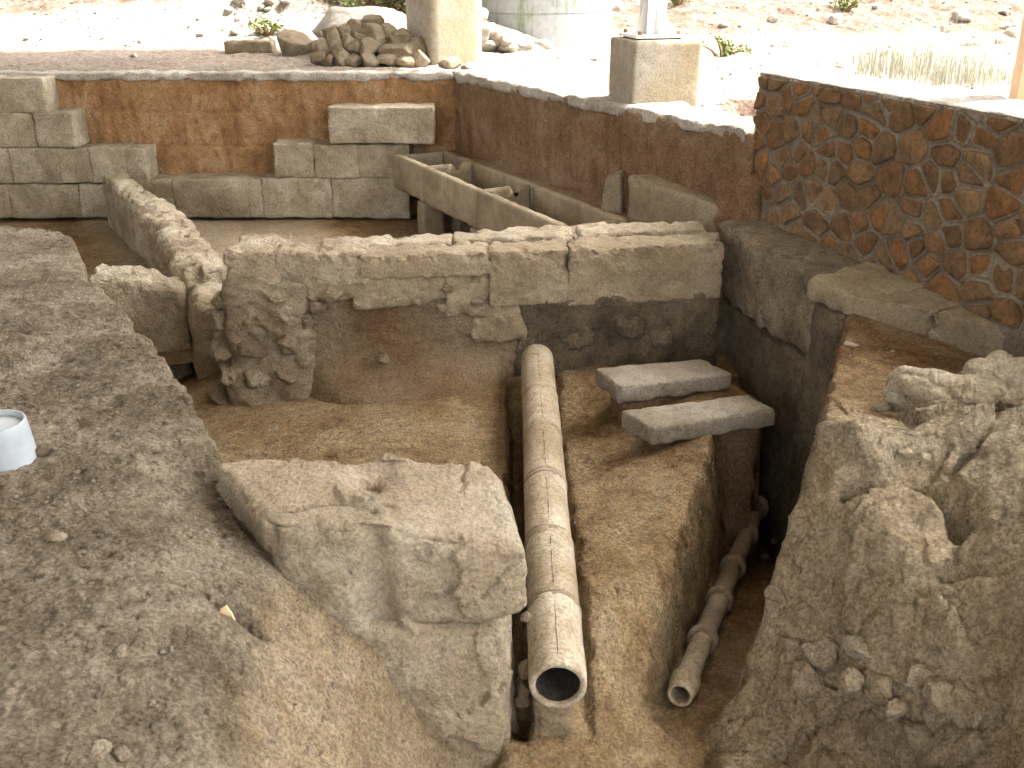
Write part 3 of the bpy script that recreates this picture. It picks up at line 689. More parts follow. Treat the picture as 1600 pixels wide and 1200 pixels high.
# divider wall left of the room
dv = thing('divider_wall', 'low worn limestone divider running out from the ashlar courses', 'stone wall')
dp = [at(175, 272, -.38)[:2], at(232, 318, -.38)[:2], at(285, 372, -.38)[:2], at(318, 425, -.40)[:2]]
def quad_along(a, b, w0, w1, g=.01):
    d = (b - a) / np.linalg.norm(b - a); n = np.array([-d[1], d[0]]); n = n if n[0] < 0 else -n   # n points left
    a, b = a + d * g, b - d * g
    return [a + n * w0, b + n * w1, b - n * w1, a - n * w0]
for k, (tw, top, amp, big) in enumerate([(.12, -.36, .015, .02), (.13, -.37, .025, .035), (.14, -.40, .025, .04)]):
    a, b = dp[k], dp[k + 1]
    block('block', prism8(quad_along(a, b, tw, tw + .015), -1.0, top), M['limestone' if k == 0 else 'rock'], dv, sp=.016, rnd=.04, amp=amp, freq=6, chip=.05, big=big, ragged=.06,
          sculpt=(lambda V, N, U: V + N * (.03 * ridged(V, 4.5, 3, .55, 4) * (V[:, 2] > -.75))[:, None]) if k else None)
e = at(330, 440, -.5); block('block', prism8(quad_along(at(316, 432, -.45)[:2], at(335, 500, -.6)[:2], .13, .15), -1.1, -.46), M['rock'], dv, sp=.022, rnd=.09, amp=.03, freq=6, chip=.04, big=.06)
# cross sill between the left bank and the divider
a, b = at(140, 412, -.28)[:2], at(292, 436, -.42)[:2]
block('cross_sill', prism8([a + (0, -.12), b + (0, -.12), b + (0, .12), a + (0, .12)], -1.25, [-.33, -.46, -.42, -.28]), M['rock'], sp=.016, rnd=.05, amp=.03, freq=6, chip=.04, big=.05,
      label='rounded limestone sill bridging the gap between soil bank and divider wall', cat='stone')

# ------------------------------------------------------------------ stone basins on legs
T0 = np.array([-1.245, 10.52]); T1 = np.array([.36, 7.42]); td = (T1 - T0) / np.linalg.norm(T1 - T0); tn = np.array([-td[1], td[0]]); tn = tn if tn[0] > 0 else -tn
TL = np.linalg.norm(T1 - T0); BZ = -.18
def tq(s0, s1, n0, n1): return [T0 + td * s0 + tn * n0, T0 + td * s1 + tn * n0, T0 + td * s1 + tn * n1, T0 + td * s0 + tn * n1]
cuts = [0, .80, 2.02, TL]
labs = ['stone basin abutting the ashlar courses in the corner of the room', 'middle stone basin of the row, between two notched partitions', 'stone basin at the end of the row, beside the low front wall']
KW = dict(sp=.03, rnd=.018, amp=.006, freq=5, chip=.012)
for k in range(3):
    s0, s1 = cuts[k] + .006, cuts[k + 1] - .006
    t = thing('stone_basin', labs[k], 'basin', 'stone basins in a row')
    block('front_slab', prism8(tq(s0, s1, 0, .085), BZ - .36, BZ), M['basin'], t, **KW)
    block('back_slab', prism8(tq(s0, s1, .56, .64), BZ - .36, BZ - .015), M['basin'], t, **KW)
    block('floor_slab', prism8(tq(s0 + .02, s1 - .02, .087, .558), BZ - .36, BZ - .27), M['basin'], t, **KW)
    if k < 2:
        # notched partition between basins
        def notch(V, N, U, s1=s1):
            c = T0 + td * s1 + tn * .40
            d = np.abs((V[:, 0] - c[0]) * tn[0] + (V[:, 1] - c[1]) * tn[1])
            V = V.copy(); V[:, 2] -= np.where(U[:, 2] > .6, .09 * np.clip(1 - d / .05, 0, 1), 0); return V
        block('partition', prism8(tq(s1 - .075, s1 - .005, .088, .557), BZ - .268, BZ - .012), M['basin'], t, sculpt=notch, **KW)
    else:
        block('partition', prism8(tq(s1 - .10, s1 - .005, .088, .557), BZ - .268, BZ - .03), M['basin'], t, **KW)
    if k == 0: block('partition', prism8(tq(s0 + .005, s0 + .07, .088, .557), BZ - .268, BZ - .012), M['basin'], t, **KW)
    lz = -.95
    for a in ((s1 - .17, s1 - .0),) if k == 0 else ((s1 - .14, s1 - .0),):
        block('leg', prism8(tq(a[0], a[1], .0, .24), lz, BZ - .362), M['basin'], t, **KW)
        block('leg', prism8(tq(a[0], a[1], .38, .62), lz, BZ - .362), M['basin'], t, **KW)
# ledge behind the basins
block('earth_ledge', [*[(p[0], p[1], -1.0) for p in tq(-.3, TL + .25, .65, 1.25)], *[(p[0], p[1], -.21) for p in tq(-.3, TL + .25, .65, 1.25)]], M['brown_earth'], sp=.035, rnd=.03, amp=.02, freq=6, chip=.02,
      label='rough earth ledge between the basins and the brown earth wall', cat='ledge')
b0 = at(957, 330, -.2)
block('upright_stone', [(b0[0] - .10, b0[1] - .02, -.22), (b0[0] + .07, b0[1] - .06, -.22), (b0[0] + .12, b0[1] + .13, -.22), (b0[0] - .05, b0[1] + .16, -.22),
                        (b0[0] - .075, b0[1] - .01, .06), (b0[0] + .05, b0[1] - .04, .11), (b0[0] + .10, b0[1] + .13, .12), (b0[0] - .03, b0[1] + .15, .07)], M['limestone'], sp=.018, rnd=.025, amp=.008, freq=8, chip=.015,
      label='small upright limestone standing on the earth ledge', cat='stone')
q0, q1 = np.array([.90, 7.86]), np.array([1.46, 7.02])
block('low_slab', prism8([q0, q1, q1 + (.20, .14), q0 + (.26, .15)], -1.0, [.12, .055, .055, .12]), M['plaster'], sp=.025, rnd=.03, amp=.01, freq=6, chip=.02,
      label='long low stone slab between the upright stone and the masonry wall', cat='stone slab')
block('broken_stub', prism8([(1.42, 7.06), (1.66, 6.8), (1.9, 7.0), (1.62, 7.4)], -.3, [.2, .25, .45, .3]), M['brown_earth'], sp=.025, rnd=.06, amp=.03, freq=6, chip=.03, big=.04,
      label='broken earth stub where the brown wall meets the masonry wall', cat='earth stub')

# ------------------------------------------------------------------ low front wall: ashlar, plaster, rubble end
fw = thing('front_wall', 'low weathered stone wall with collapsed rubble end behind the clay pipe', 'stone wall')
fl = [at(350, 398, -.02)[:2], at(565, 398, -.0)[:2], at(765, 392, .0)[:2], at(1128, 376, .0)[:2]]     # front top edge
bk = [at(352, 372, -.02)[:2], at(500, 372, .0)[:2], at(800, 352, .02)[:2], at(1108, 342, .01)[:2]]      # back top edge
def lerp(a, b, t): return a + (b - a) * t
def fpt(px): # point of the front edge under pixel column px
    xs_ = [350, 565, 765, 1128]
    for k in range(3):
        if px <= xs_[k + 1] or k == 2: return lerp(fl[k], fl[k + 1], (px - xs_[k]) / (xs_[k + 1] - xs_[k]))
up = np.array([0, 1.0])
# top slabs, front row
for x0, x1, zt, zb, mt in ((562, 765, -.01, -.16, 'plaster'), (765, 885, -.012, -.37, 'plaster'), (885, 1133, -.012, -.39, 'plaster')):
    a, b = fpt(x0) - (.006, 0), fpt(x1) + (.006, 0)
    block('block', prism8([a, b, b + up * .30, a + up * .30], zb, zt), M[mt], fw, sp=.0125, rnd=.008, amp=.018, freq=7, chip=.012, big=.014, ragged=.05)
# top slabs, back row
for x0, x1, zt, d0, d1 in ((480, 700, -.015, .28, .52), (700, 905, .0, .31, .58), (905, 1120, .0, .31, .58)):
    a, b = fpt(x0), fpt(x1)
    block('block', prism8([a + up * d0, b + up * d0, b + up * d1, a + up * d1], -.5, zt), M['rock' if x0 < 600 else 'limestone'], fw, sp=.018, rnd=.02, amp=.018, freq=7, chip=.035, big=.02)
# left end: big worn head stones
for x0, x1, zt, zb, d in ((348, 436, -.0, -.28, .0), (420, 508, -.01, -.24, .02), (492, 574, -.005, -.22, .02)):
    a, b = fpt(x0), fpt(x1)
    block('block', prism8([a + up * d, b + up * d, b + up * (.5 if x0 < 400 else .32), a + up * (.5 if x0 < 400 else .32)], zb, zt), M['rock'], fw, sp=.014, rnd=.035, amp=.03, freq=6, chip=.03, big=.03, ragged=.05)
# lower plaster panel and its bulges on the right
a, b = fpt(806), fpt(1136)
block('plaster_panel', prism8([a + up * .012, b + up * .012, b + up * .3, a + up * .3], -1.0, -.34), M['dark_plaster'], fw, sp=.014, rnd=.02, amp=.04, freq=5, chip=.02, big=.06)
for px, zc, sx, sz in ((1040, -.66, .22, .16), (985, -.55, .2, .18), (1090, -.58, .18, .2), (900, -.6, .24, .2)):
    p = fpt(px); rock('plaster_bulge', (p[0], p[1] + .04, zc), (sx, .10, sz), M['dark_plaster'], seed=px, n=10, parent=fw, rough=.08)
# earth core showing on the left
a, b = fpt(440), fpt(812)
def slump(V, N, U):
    V = V.copy(); low = sstep(-.2, -.95, V[:, 2]); front = U[:, 1] < -.5
    V[:, 1] -= np.where(front, .34 * sstep(-.6, -.95, V[:, 2]) ** 1.3 * (1 - np.abs(U[:, 0]) ** 3), 0); return V + N * (.03 * fbm(V * [1, 1, 1.6], 4, 4, .6, 8))[:, None] * (U[:, 1] < 0)[:, None]
block('earth_core', prism8([a + up * .03, b + up * .03, b + up * .3, a + up * .3], -1.0, -.10), M['core_earth'], fw, sp=.018, rnd=.03, amp=.015, freq=6, chip=.01, big=.02, sculpt=slump)
# mortar ledge above the earth
for x0, x1, z0, z1 in ((455, 580, -.32, -.12), (545, 665, -.36, -.12), (630, 745, -.33, -.12), (690, 815, -.44, -.12), (735, 822, -.62, -.36)):
    a, b = fpt(x0), fpt(x1); block('render_patch', prism8([a + up * .015, b + up * .015, b + up * .2, a + up * .2], z0, z1), M['plaster'], fw, sp=.013, rnd=.03, amp=.03, freq=7, chip=.035, big=.02)
# rubble stack of the collapsed end
rub = [(395, 500, .20, .14), (450, 495, .17, .13), (350, 500, .15, .14), (350, 545, .16, .12), (400, 545, .22, .13), (452, 540, .16, .16), (360, 585, .17, .13), (410, 590, .2, .14), (455, 590, .15, .14),
       (350, 622, .2, .13), (405, 630, .2, .13), (455, 630, .18, .12), (385, 470, .18, .12), (430, 465, .16, .12), (350, 470, .14, .12), (375, 650, .2, .1), (495, 480, .10, .08), (520, 460, .10, .08), (475, 565, .1, .1), (650, 470, .06, .05), (745, 470, .06, .05), (690, 480, .05, .05), (700, 450, .06, .05), (480, 505, .07, .06), (600, 560, .07, .05)]
for k, (px, py, sx, sz) in enumerate(rub):
    yb = fpt(max(px, 350))[1] + .02 - .08 * sstep(480, 640, py) + (.05 if px < 360 else 0)
    p = aty(px, py, yb)
    rock('rubble_stone', (p[0], p[1] + .04 * (sx > .1), p[2]), (sx * 1.1, .26 if sx > .1 else sx, sz * 1.1), M['bedded' if k % 4 else 'rubble'], rot=(rng.uniform(-.2, .2), rng.uniform(-.15, .15), rng.uniform(-.3, .3)), seed=400 + k, n=16, parent=fw, rough=.12)
block('earth_core', prism8([fpt(352) + (-.03, -.01), fpt(470) + up * .02, fpt(470) + up * .45, fpt(352) + up * .5], -1.1, -.12), M['bedded'], fw, sp=.014, rnd=.06, amp=.03, freq=6, chip=.02, big=.03,
      sculpt=lambda V, N, U: V + N * (.03 * ridged(V * [1, 1, 1.5], 3.6, 3, .55, 12) * (V[:, 2] < -.2))[:, None] + np.stack([0 * V[:, 2], -.12 * sstep(-.55, -1.0, V[:, 2]) * (U[:, 1] < -.4), 0 * V[:, 2]], 1))

# ------------------------------------------------------------------ return wall and stone course under the masonry wall
rw = thing('return_wall', 'stone return wall of large dressed blocks below the masonry wall', 'stone wall')
w0 = at(1138, 366, 0)[:2]; w1 = at(1283, 438, 0)[:2]
m0 = MA + MD * .1 + MN * .0; m1 = MA + MD * 1.75
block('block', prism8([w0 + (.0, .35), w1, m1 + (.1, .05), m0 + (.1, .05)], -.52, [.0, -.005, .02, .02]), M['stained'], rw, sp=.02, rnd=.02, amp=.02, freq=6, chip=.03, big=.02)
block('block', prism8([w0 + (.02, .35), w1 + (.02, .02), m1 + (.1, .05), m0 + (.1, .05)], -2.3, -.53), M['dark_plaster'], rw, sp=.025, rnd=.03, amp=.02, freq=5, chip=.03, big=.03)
a, b = at(1258, 428, .04)[:2], at(1335, 466, .0)[:2]
block('block', prism8([a, b, b + (.5, .2), a + (.45, .3)], -.12, [.035, .005, .02, .035]), M['plaster'], rw, sp=.016, rnd=.03, amp=.014, freq=6, chip=.03, big=.02)
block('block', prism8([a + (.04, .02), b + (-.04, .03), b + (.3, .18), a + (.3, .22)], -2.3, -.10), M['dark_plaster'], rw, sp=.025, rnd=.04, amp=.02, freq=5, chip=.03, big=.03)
cp = [at(1330, 462, -.0)[:2], at(1450, 488, -.03)[:2], at(1600, 520, -.05)[:2], at(1760, 560, -.06)[:2]]
for k in range(3):
    a, b = cp[k] - (.004, -.002), cp[k + 1] + (.004, -.002)
    block('block', prism8([a, b, b + (.6, .2), a + (.6, .2)], -.26, [.0 - .015 * k, -.015 - .015 * k, .02, .02]), M['plaster'], rw, sp=.018, rnd=.02, ragged=.04, amp=.013, freq=6, chip=.025, big=.015)

# ------------------------------------------------------------------ masonry wall: irregular stones in pointed mortar
mw = thing('masonry_wall', 'brown rubble masonry wall with raised grey pointing and a pale sunlit top', 'stone wall')
ZB, ZT = .0, .965
def wtop(s): return ZT
def wpt(s, z, d): # point on the wall face: s along, z up, d out of the face
    p = MA + MD * s + MN * d; return (p[0], p[1], z)
r = np.random.default_rng(12)
pts = []
tries = 0
while len(pts) < 170 and tries < 20000:
    tries += 1
    p = np.array([r.uniform(-.05, ML + .05), r.uniform(ZB - .02, ZT + .02)])
    dmin = r.choice([.095, .135, .18, .23], p=[.2, .35, .28, .17])
    if all(math.hypot((p[0] - q[0]) * .82, p[1] - q[1]) > dmin for q in pts): pts.append(p)
pts = np.array(pts)
def clip(poly, n, c):
    out = []
    for k in range(len(poly)):
        a, b = poly[k], poly[(k + 1) % len(poly)]; da, db = a @ n - c, b @ n - c
        if da <= 0: out.append(a)
        if (da < 0) != (db < 0): out.append(a + (b - a) * (da / (da - db)))
    return out
SC = np.array([.82, 1.0])
gap = .012
for k, p in enumerate(pts):
    q = p * SC
    poly = [np.array(v) * SC for v in ((0.008, ZB - .02), (ML, ZB - .02), (ML, ZT - .02), (0.008, ZT - .02))]
    for j, o in enumerate(pts):
        if j == k: continue
        oq = o * SC; n = oq - q; L_ = np.linalg.norm(n)
        if L_ > .7: continue
        n /= L_; poly = clip(poly, n, n @ (q + oq) / 2 - gap * r.uniform(.7, 1.6))
        if len(poly) < 3: break
    if len(poly) < 3: continue
    poly = np.array(poly) / SC
    area = .5 * abs(np.sum(poly[:, 0] * np.roll(poly[:, 1], -1) - poly[:, 1] * np.roll(poly[:, 0], -1)))
    if area < .0022: continue
    for _ in range(2):   # round the corners
        nx_ = np.roll(poly, -1, 0); poly = np.stack([poly * .86 + nx_ * .14, poly * .14 + nx_ * .86], 1).reshape(-1, 2)
    if len(poly) > 36: poly = poly[::2]
    cen = poly.mean(0); n = len(poly)
    pr = np.c_[poly, np.zeros(n)]
    poly = poly + .006 * np.stack([fbm(pr, 14, 2, .5, 5), fbm(pr, 14, 2, .5, 15)], 1)
    dep = r.uniform(-.008, .016); tilt = r.normal(size=2) * .09
    V = []
    for sc_, d in ((1.06, -.05), (1.0, .005 + dep), (.94, .012 + dep), (.62, .013 + dep), (.3, .014 + dep)):
        ring = cen + (poly - cen) * sc_; pr = np.c_[ring, np.full(n, k * 1.7)]
        dd = d + (.010 * fbm(pr, 11, 3, .6) + (ring - cen) @ tilt if sc_ < 1 else 0 * ring[:, 0])
        V += [wpt(s, z, x) for (s, z), x in zip(ring, dd)]
    V.append(wpt(*cen, .014 + dep)); Fm = []
    for a in range(4):
        for j in range(n): Fm.append((a * n + j, a * n + (j + 1) % n, (a + 1) * n + (j + 1) % n, (a + 1) * n + j))
    for j in range(n): Fm.append((4 * n + j, 4 * n + (j + 1) % n, 5 * n))
    mk('stone', V, Fm, M['masonry_stone'], mw)
ss = np.linspace(0.0, ML, 520); zz = np.linspace(ZB - .06, ZT, 130)
S_, Zz, Fq, *_n = tensor_grid(ss, zz)
D2 = np.full((2, len(S_)), 1e9)
for p in pts:
    d = np.hypot((S_ - p[0]) * .82, Zz - p[1])
    m_ = d < D2[0]; D2[1] = np.where(m_, D2[0], np.minimum(D2[1], d)); D2[0] = np.where(m_, d, D2[0])
e = (D2[1] - D2[0]) / 2; P_ = np.stack([S_, Zz, S_ * 0], 1)
e = e + .003 * fbm(P_, 12, 2)
hgt = .010 * np.exp(-(e / .013) ** 2) - .024 * np.exp(-(e / .004) ** 2) + .006 * fbm(P_, 10, 4, .6)
pp = MA[None] + MD[None] * S_[:, None] + MN[None] * hgt[:, None]
mk('mortar', np.c_[pp, Zz], Fq, M['mortar'], mw)
# core with its end face and pale rendered top
a, b = MA - MN * .45, MB_ - MN * .45
core_q = [MA - MN * .012, MB_ - MN * .012, b, a]
block('core', prism8(core_q, -.3, ZT - .03), M['mortar'], mw, sp=.05, rnd=.015, amp=.006, freq=6, chip=.01)
block('coping', prism8([MA + MN * .004 - MD * .01, MB_ + MN * .004, b, a - MD * .01], ZT - .028, [ZT + .008, ZT + .008, ZT + .02, ZT + .02]), M['pale_cap'], mw, sp=.022, rnd=.018, amp=.009, freq=8, chip=.016)
for k, (z0, z1) in enumerate(((-.02, .14), (.15, .33), (.34, .5), (.51, .69), (.70, .93))):   # quoins on the end face
    block('stone', prism8([MA - MN * .02 - MD * .014, MA - MN * .02 + MD * .04, MA - MN * .4 + MD * .04, MA - MN * .4 - MD * .014], z0, z1), M['masonry_stone'], mw, sp=.03, rnd=.03, amp=.008, freq=8, chip=.015)

# ------------------------------------------------------------------ clay pipes
pipe = thing('clay_pipe', 'thick pale clay water pipe of jointed sections lying in its trench', 'pipe')
jy = [2.86, 3.30, 3.80, 4.33, 4.86, 5.37, 6.05]      # joints along the pipe
for k in range(6):
    y0, y1 = jy[k], jy[k + 1]; RO = PIPE_R * (1 + rng.uniform(-.01, .01))
    ax = lambda y: (PIPE_X + .002 * math.sin(k * 2.1), y, PIPE_Z + .002 * math.cos(k * 1.7))
    if k == 0:
        prof = [(y0 + .02, .080), (y0 + .004, .081), (y0, .085), (y0 - .001, .096), (y0 + .006, RO - .002), (y0 + .03, RO)]
    else:
        prof = [(y0 - .03, .08), (y0 - .028, RO * .985), (y0 + .002, RO * .985)]
        prof = [(y0 + .008, .08), (y0 + .008, RO - .008), (y0 + .014, RO - .001)]
    prof += [(y, RO) for y in np.linspace(y0 + .05, y1 - .06, 9)]
    prof += [(y1 - .045, RO * .992), (y1 - .03, RO * 1.012), (y1 - .012, RO * 1.016), (y1 - .003, RO * .99), (y1, RO * .9)]
    Vp, Fp = tube_rings([ax(y) for y, _ in prof], [q for _, q in prof], 48, .0035, k * 7)
    # a mould seam along the crown
    top = np.abs(Vp[:, 0] - PIPE_X - .0) < .006
    Vp[:, 2] -= np.where(top & (Vp[:, 2] > PIPE_Z), .0025, 0)
    sec = mk('pipe_section', Vp, Fp[:, ::-1], M['terracotta'], pipe)
    ns = 26; yy = np.linspace(y0 + .05, y1 - .09, ns); xo = .0035 * fbm(np.c_[yy, yy * 0, yy * 0 + k], 9, 3); wv = .0010 * np.clip(1 + 2.2 * fbm(np.c_[yy, yy * 0 + 5, yy * 0 + k], 14, 2), .1, 2)
    Vs_ = np.concatenate([np.c_[PIPE_X + xo + sg * wv, yy, np.full(ns, PIPE_Z + RO + .0012)] for sg in (-1, 1)]); i_ = np.arange(ns - 1)
    mk('seam_crack', Vs_, np.stack([i_, i_ + ns, i_ + ns + 1, i_ + 1], 1), M['dark_bore'], sec)
    if k > 0:
        prof = [(y0 - .030, RO * .985), (y0 - .024, RO * 1.028), (y0 - .008, RO * 1.034), (y0 - .001, RO * 1.02), (y0 + .002, RO * .97)]
        Vp, Fp = tube_rings([ax(y) for y, _ in prof], [q for _, q in prof], 48, .005, k * 17)
        mk('joint_collar', Vp, Fp[:, ::-1], M['dark_terracotta'], sec)
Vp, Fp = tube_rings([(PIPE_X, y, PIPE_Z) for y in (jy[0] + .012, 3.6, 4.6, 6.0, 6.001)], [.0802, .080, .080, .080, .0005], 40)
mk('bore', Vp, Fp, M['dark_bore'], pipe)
# packing under the mouth of the pipe
block('pipe_bed', prism8([(PIPE_X - .085, 2.89), (PIPE_X + .075, 2.89), (PIPE_X + .10, 3.3), (PIPE_X - .10, 3.3)], -1.02, -.80), M['plaster'], sp=.012, rnd=.035, amp=.014, freq=9, chip=.02, big=.02,
      label='crumbling mortar bed under the open mouth of the thick clay pipe', cat='mortar bed')
sp_ = thing('small_clay_pipe', 'narrow clay pipe of collared sections in the dark side trench', 'pipe')
d0 = at(1062, 1087, -1.05); dirp = at(1167, 834, -1.45) - d0; dirp /= np.linalg.norm(dirp)
def P_at(s): return d0 + dirp * s
def s_of(py):
    t = np.linspace(0, 3, 600); Q = d0 + dirp * t[:, None] - [0, 0, CZ]
    v = (-Q[:, 2] * CP - Q[:, 1] * SP) / (Q[:, 1] * CP - Q[:, 2] * SP); return float(t[np.argmin(np.abs(600 + FPX * v - py))])
sec_s = [0, s_of(1000), s_of(938), s_of(886), s_of(834), s_of(795), 2.6]
for k in range(6):
    s0, s1 = sec_s[k], sec_s[k + 1]
    if k == 0:   # spigot end, open
        prof = [(.12, .036), (.012, .036), (.0, .039), (-.002, .045), (.004, .051), (.05, .056), (.09, .060), (.12, .064), (.135, .061), (.15, .052), (.17, .049), (.22, .048), (s1 - .012, .047)]
    else:
        prof = [(s0 + .012, .044), (s0 + .014, .050), (s0 + .08, .049), (s0 + .2, .048), (s1 - .012, .047)]
    Vp, Fp = tube_rings([P_at(s) for s, _ in prof], [q for _, q in prof], 36, .0012, 90 + k * 5)
    o = mk('pipe_section', Vp, Fp[:, ::-1], M['terracotta' if k == 0 else 'dark_terracotta'], sp_)
    prof = [(s1 - .02, .047), (s1 - .018, .064), (s1 - .010, .069), (s1 + .016, .069), (s1 + .024, .064), (s1 + .026, .050)]
    Vp, Fp = tube_rings([P_at(s) for s, _ in prof], [q for _, q in prof], 36, .0015, 140 + k * 5)
    mk('collar', Vp, Fp[:, ::-1], M['dark_terracotta'], o)
# small stones wedged beside the pipe
for k, (px, py, s) in enumerate(((822, 1045, .06), (818, 1078, .055), (815, 1095, .05), (822, 965, .035))):
    p = aty(px, py, 2.98); rock('wedge_stone', (p[0] - .0, p[1], p[2]), (s * .8, s * 1.3, s), M['rubble'], rot=(0, .2 * k, .5 * k), seed=70 + k, n=9,
                                label='small stone wedged between the big boulder block and the clay pipe', cat='stone', group='stones wedged beside the pipe')

# ------------------------------------------------------------------ the two loose slabs
def slab(corners, zt, th, label, skew=0):
    q = [at(x, y, zt)[:2] for x, y in corners]     # front-left, front-right, back-right, back-left
    block('stone_slab', prism8(q, zt - th, zt), M['slab'], sp=.013, rnd=.014, amp=.004, freq=8, chip=.014, big=.006, label=label, cat='stone slab')
slab([(1020, 668), (1216, 637), (1168, 615), (970, 641)], -.615, .115, 'long grey stone slab with clean edges lying across the trench rim')
slab([(968, 606), (1146, 583), (1098, 560), (929, 574)], -.60, .11, 'shorter broken grey stone slab with a cracked corner, behind the clean slab')
# earth pedestals below the slabs
c = at(1085, 665, -.72); block('earth_pedestal', prism8([at(1035, 690, -.74)[:2], at(1190, 665, -.74)[:2], at(1165, 635, -.74)[:2], at(1000, 655, -.74)[:2]], -2.0, -.722), M['brown_earth'], sp=.02, rnd=.03, amp=.02, freq=7, chip=.02, label='earth pedestal left standing under the clean grey slab', cat='earth pedestal')
block('earth_pedestal', prism8([at(975, 632, -.72)[:2], at(1130, 608, -.72)[:2], at(1090, 588, -.72)[:2], at(950, 600, -.72)[:2]], -1.1, -.705), M['brown_earth'], sp=.02, rnd=.03, amp=.02, freq=7, chip=.02, label='earth pedestal left standing under the broken grey slab', cat='earth pedestal')

# ------------------------------------------------------------------ big weathered blocks in the foreground
def bigrock(V, N, U):
    V = V.copy(); P = V
    n1 = fbm(P, 2.2, 4, .55, 6.6); n2 = ridged(P, 4.0, 3, .5, 2.1); n3 = fbm(P, 16, 4, .65, 9.9)
    V += N * (.022 * n1 + .004 * n2 + .004 * n3 + np.clip(facets(V, 34, .07, .004, 3, warp=.06), -.02, .02) + .0025 * fbm(V, 45, 2, .6, 5))[:, None]
    # a crack across the top, and a hollow beside it
    def seg(a, b):
        a, b = a[:2], b[:2]; e = b - a; t = np.clip(((V[:, :2] - a) @ e) / (e @ e), 0, 1); return np.linalg.norm(V[:, :2] - a - t[:, None] * e, axis=1)
    d = np.minimum(seg(at(380, 790, -.02), at(530, 762, -.0)), seg(at(530, 762, -.0), at(580, 775, -.02))) + .01 * fbm(P, 12, 2)
    up_ = np.clip(N[:, 2], 0, 1)
    V[:, 2] -= .022 * np.exp(-(np.maximum(d, 0) / .014) ** 2) * up_
    lowback = sstep(0, .02, d) * 0
    hc_ = at(572, 748, -.03); hd = np.hypot(V[:, 0] - hc_[0], (V[:, 1] - hc_[1]) * 1.1); V[:, 2] -= .07 * np.exp(-(hd / .05) ** 2) * up_
    gx = at(590, 800, -.05)[0]; V[:, 1] += .05 * np.exp(-((V[:, 0] - gx + .03 * fbm(P, 5, 2)) / .05) ** 2) * (N[:, 1] < -.2)
    bk_ = sstep(3.2, 3.4, V[:, 1]) * up_; V[:, 2] += bk_ * (.05 * np.exp(-((V[:, 0] - at(590, 700, 0)[0]) / .17) ** 4) + .02 * fbm(P, 9, 3, .6, 66) + .045 * np.exp(-((V[:, 0] - at(405, 700, 0)[0]) / .07) ** 4))
    return V
# front-left, front-right, back-right, back-left; bottoms then tops
q_b = [at(405, 900, -.2), at(836, 925, -.41), at(838, 850, -.40), at(330, 730, -.2)]
c8 = [(-.74, 2.80, -.5), (.055, 2.93, -.46), (.06, 3.30, -.46), (-.98, 3.42, -.5)]
tl = [at(415, 815, -.03), at(790, 838, -.17), at(700, 712, -.03), at(318, 712, .02)]
c8 = c8 + [(tl[0][0], tl[0][1], -.03), (.045, 2.95, -.20), (tl[2][0] + .13, tl[2][1], -.05), (tl[3][0], tl[3][1], .01)]
block('boulder_block', c8, M['rock'], sp=.0100, rnd=.05, amp=.005, freq=10, chip=.016, sculpt=bigrock, label='big weathered limestone block with a hollow and a crack across its top', cat='stone block')
block('boulder_block', [(-.62, 2.74, -1.1), (.01, 2.80, -1.1), (.03, 3.25, -1.1), (-.5, 3.3, -1.1), (-.56, 2.82, -.42), (-.035, 2.90, -.505), (.0, 3.25, -.505), (-.48, 3.3, -.42)], M['rock'], sp=.0100, rnd=.07, amp=.010, freq=6, chip=.02, big=.015,
      sculpt=lambda V, N, U: V + N * (.020 * fbm(V, 3.5, 3, .5, 77) + .004 * fbm(V, 20, 3, .6, 3) + np.clip(facets(V, 26, .07, .005, 13, warp=.06), -.02, .02) + .0025 * fbm(V, 45, 2, .6, 8))[:, None], label='lower limestone block half buried in the earth slope beside the pipe mouth', cat='stone block')

# ------------------------------------------------------------------ right bank: outcrop and bedded stones
def onbank(px, py, z): return at(px, py, z)
def outcrop(V, N, U): return V + N * (.035 * ridged(V, 5, 4, .55, 3.7) + .02 * fbm(V, 11, 4, .6, 8))[:, None]
lr = [(1490, 650, -.10, .40, .26, .17, 'pale ridged limestone lump lying on the red soil of the right bank'), (1570, 610, -.07, .30, .22, .22, 'taller pale limestone peak behind the ridged lump')]
for k, (px, py, z, sx, sy, sz, lab) in enumerate(lr):
    p = at(px, py, z); Vr, Fr = rock_shape(900 + k, 34, 11, .08); Vr = Vr * [sx * .56, sy * .56, sz * .62]
    Nn = vnormals(Vr, Fr); Vr = Vr + Nn * (.018 * ridged(Vr, 7, 4, .55, k * 3.) + .008 * fbm(Vr, 22, 3, .6, k))[:, None]
    th = -.3; Vr = Vr @ np.array([[math.cos(th), math.sin(th), 0], [-math.sin(th), math.cos(th), 0], [0, 0, 1]])
    mk('limestone_lump', Vr + [p[0], p[1], gz(p[0], p[1]) + .02], Fr, M['rock'], label=lab, cat='stone')
bs = [(1375, 1075, .13), (1520, 1105, .15), (1440, 1060, .10), (1370, 1140, .12), (1440, 1150, .13), (1290, 1020, .12), (1480, 1085, .16), (1340, 1010, .10), (1250, 960, .10), (1520, 1160, .09), (1400, 1110, .07), (1350, 960, .09), (1215, 930, .07), (1560, 1075, .08), (1300, 960, .08), (1235, 1010, .09), (1265, 1060, .13), (1410, 985, .08), (1195, 870, .05), (1210, 845, .05), (1455, 1115, .06), (1330, 1065, .09)]
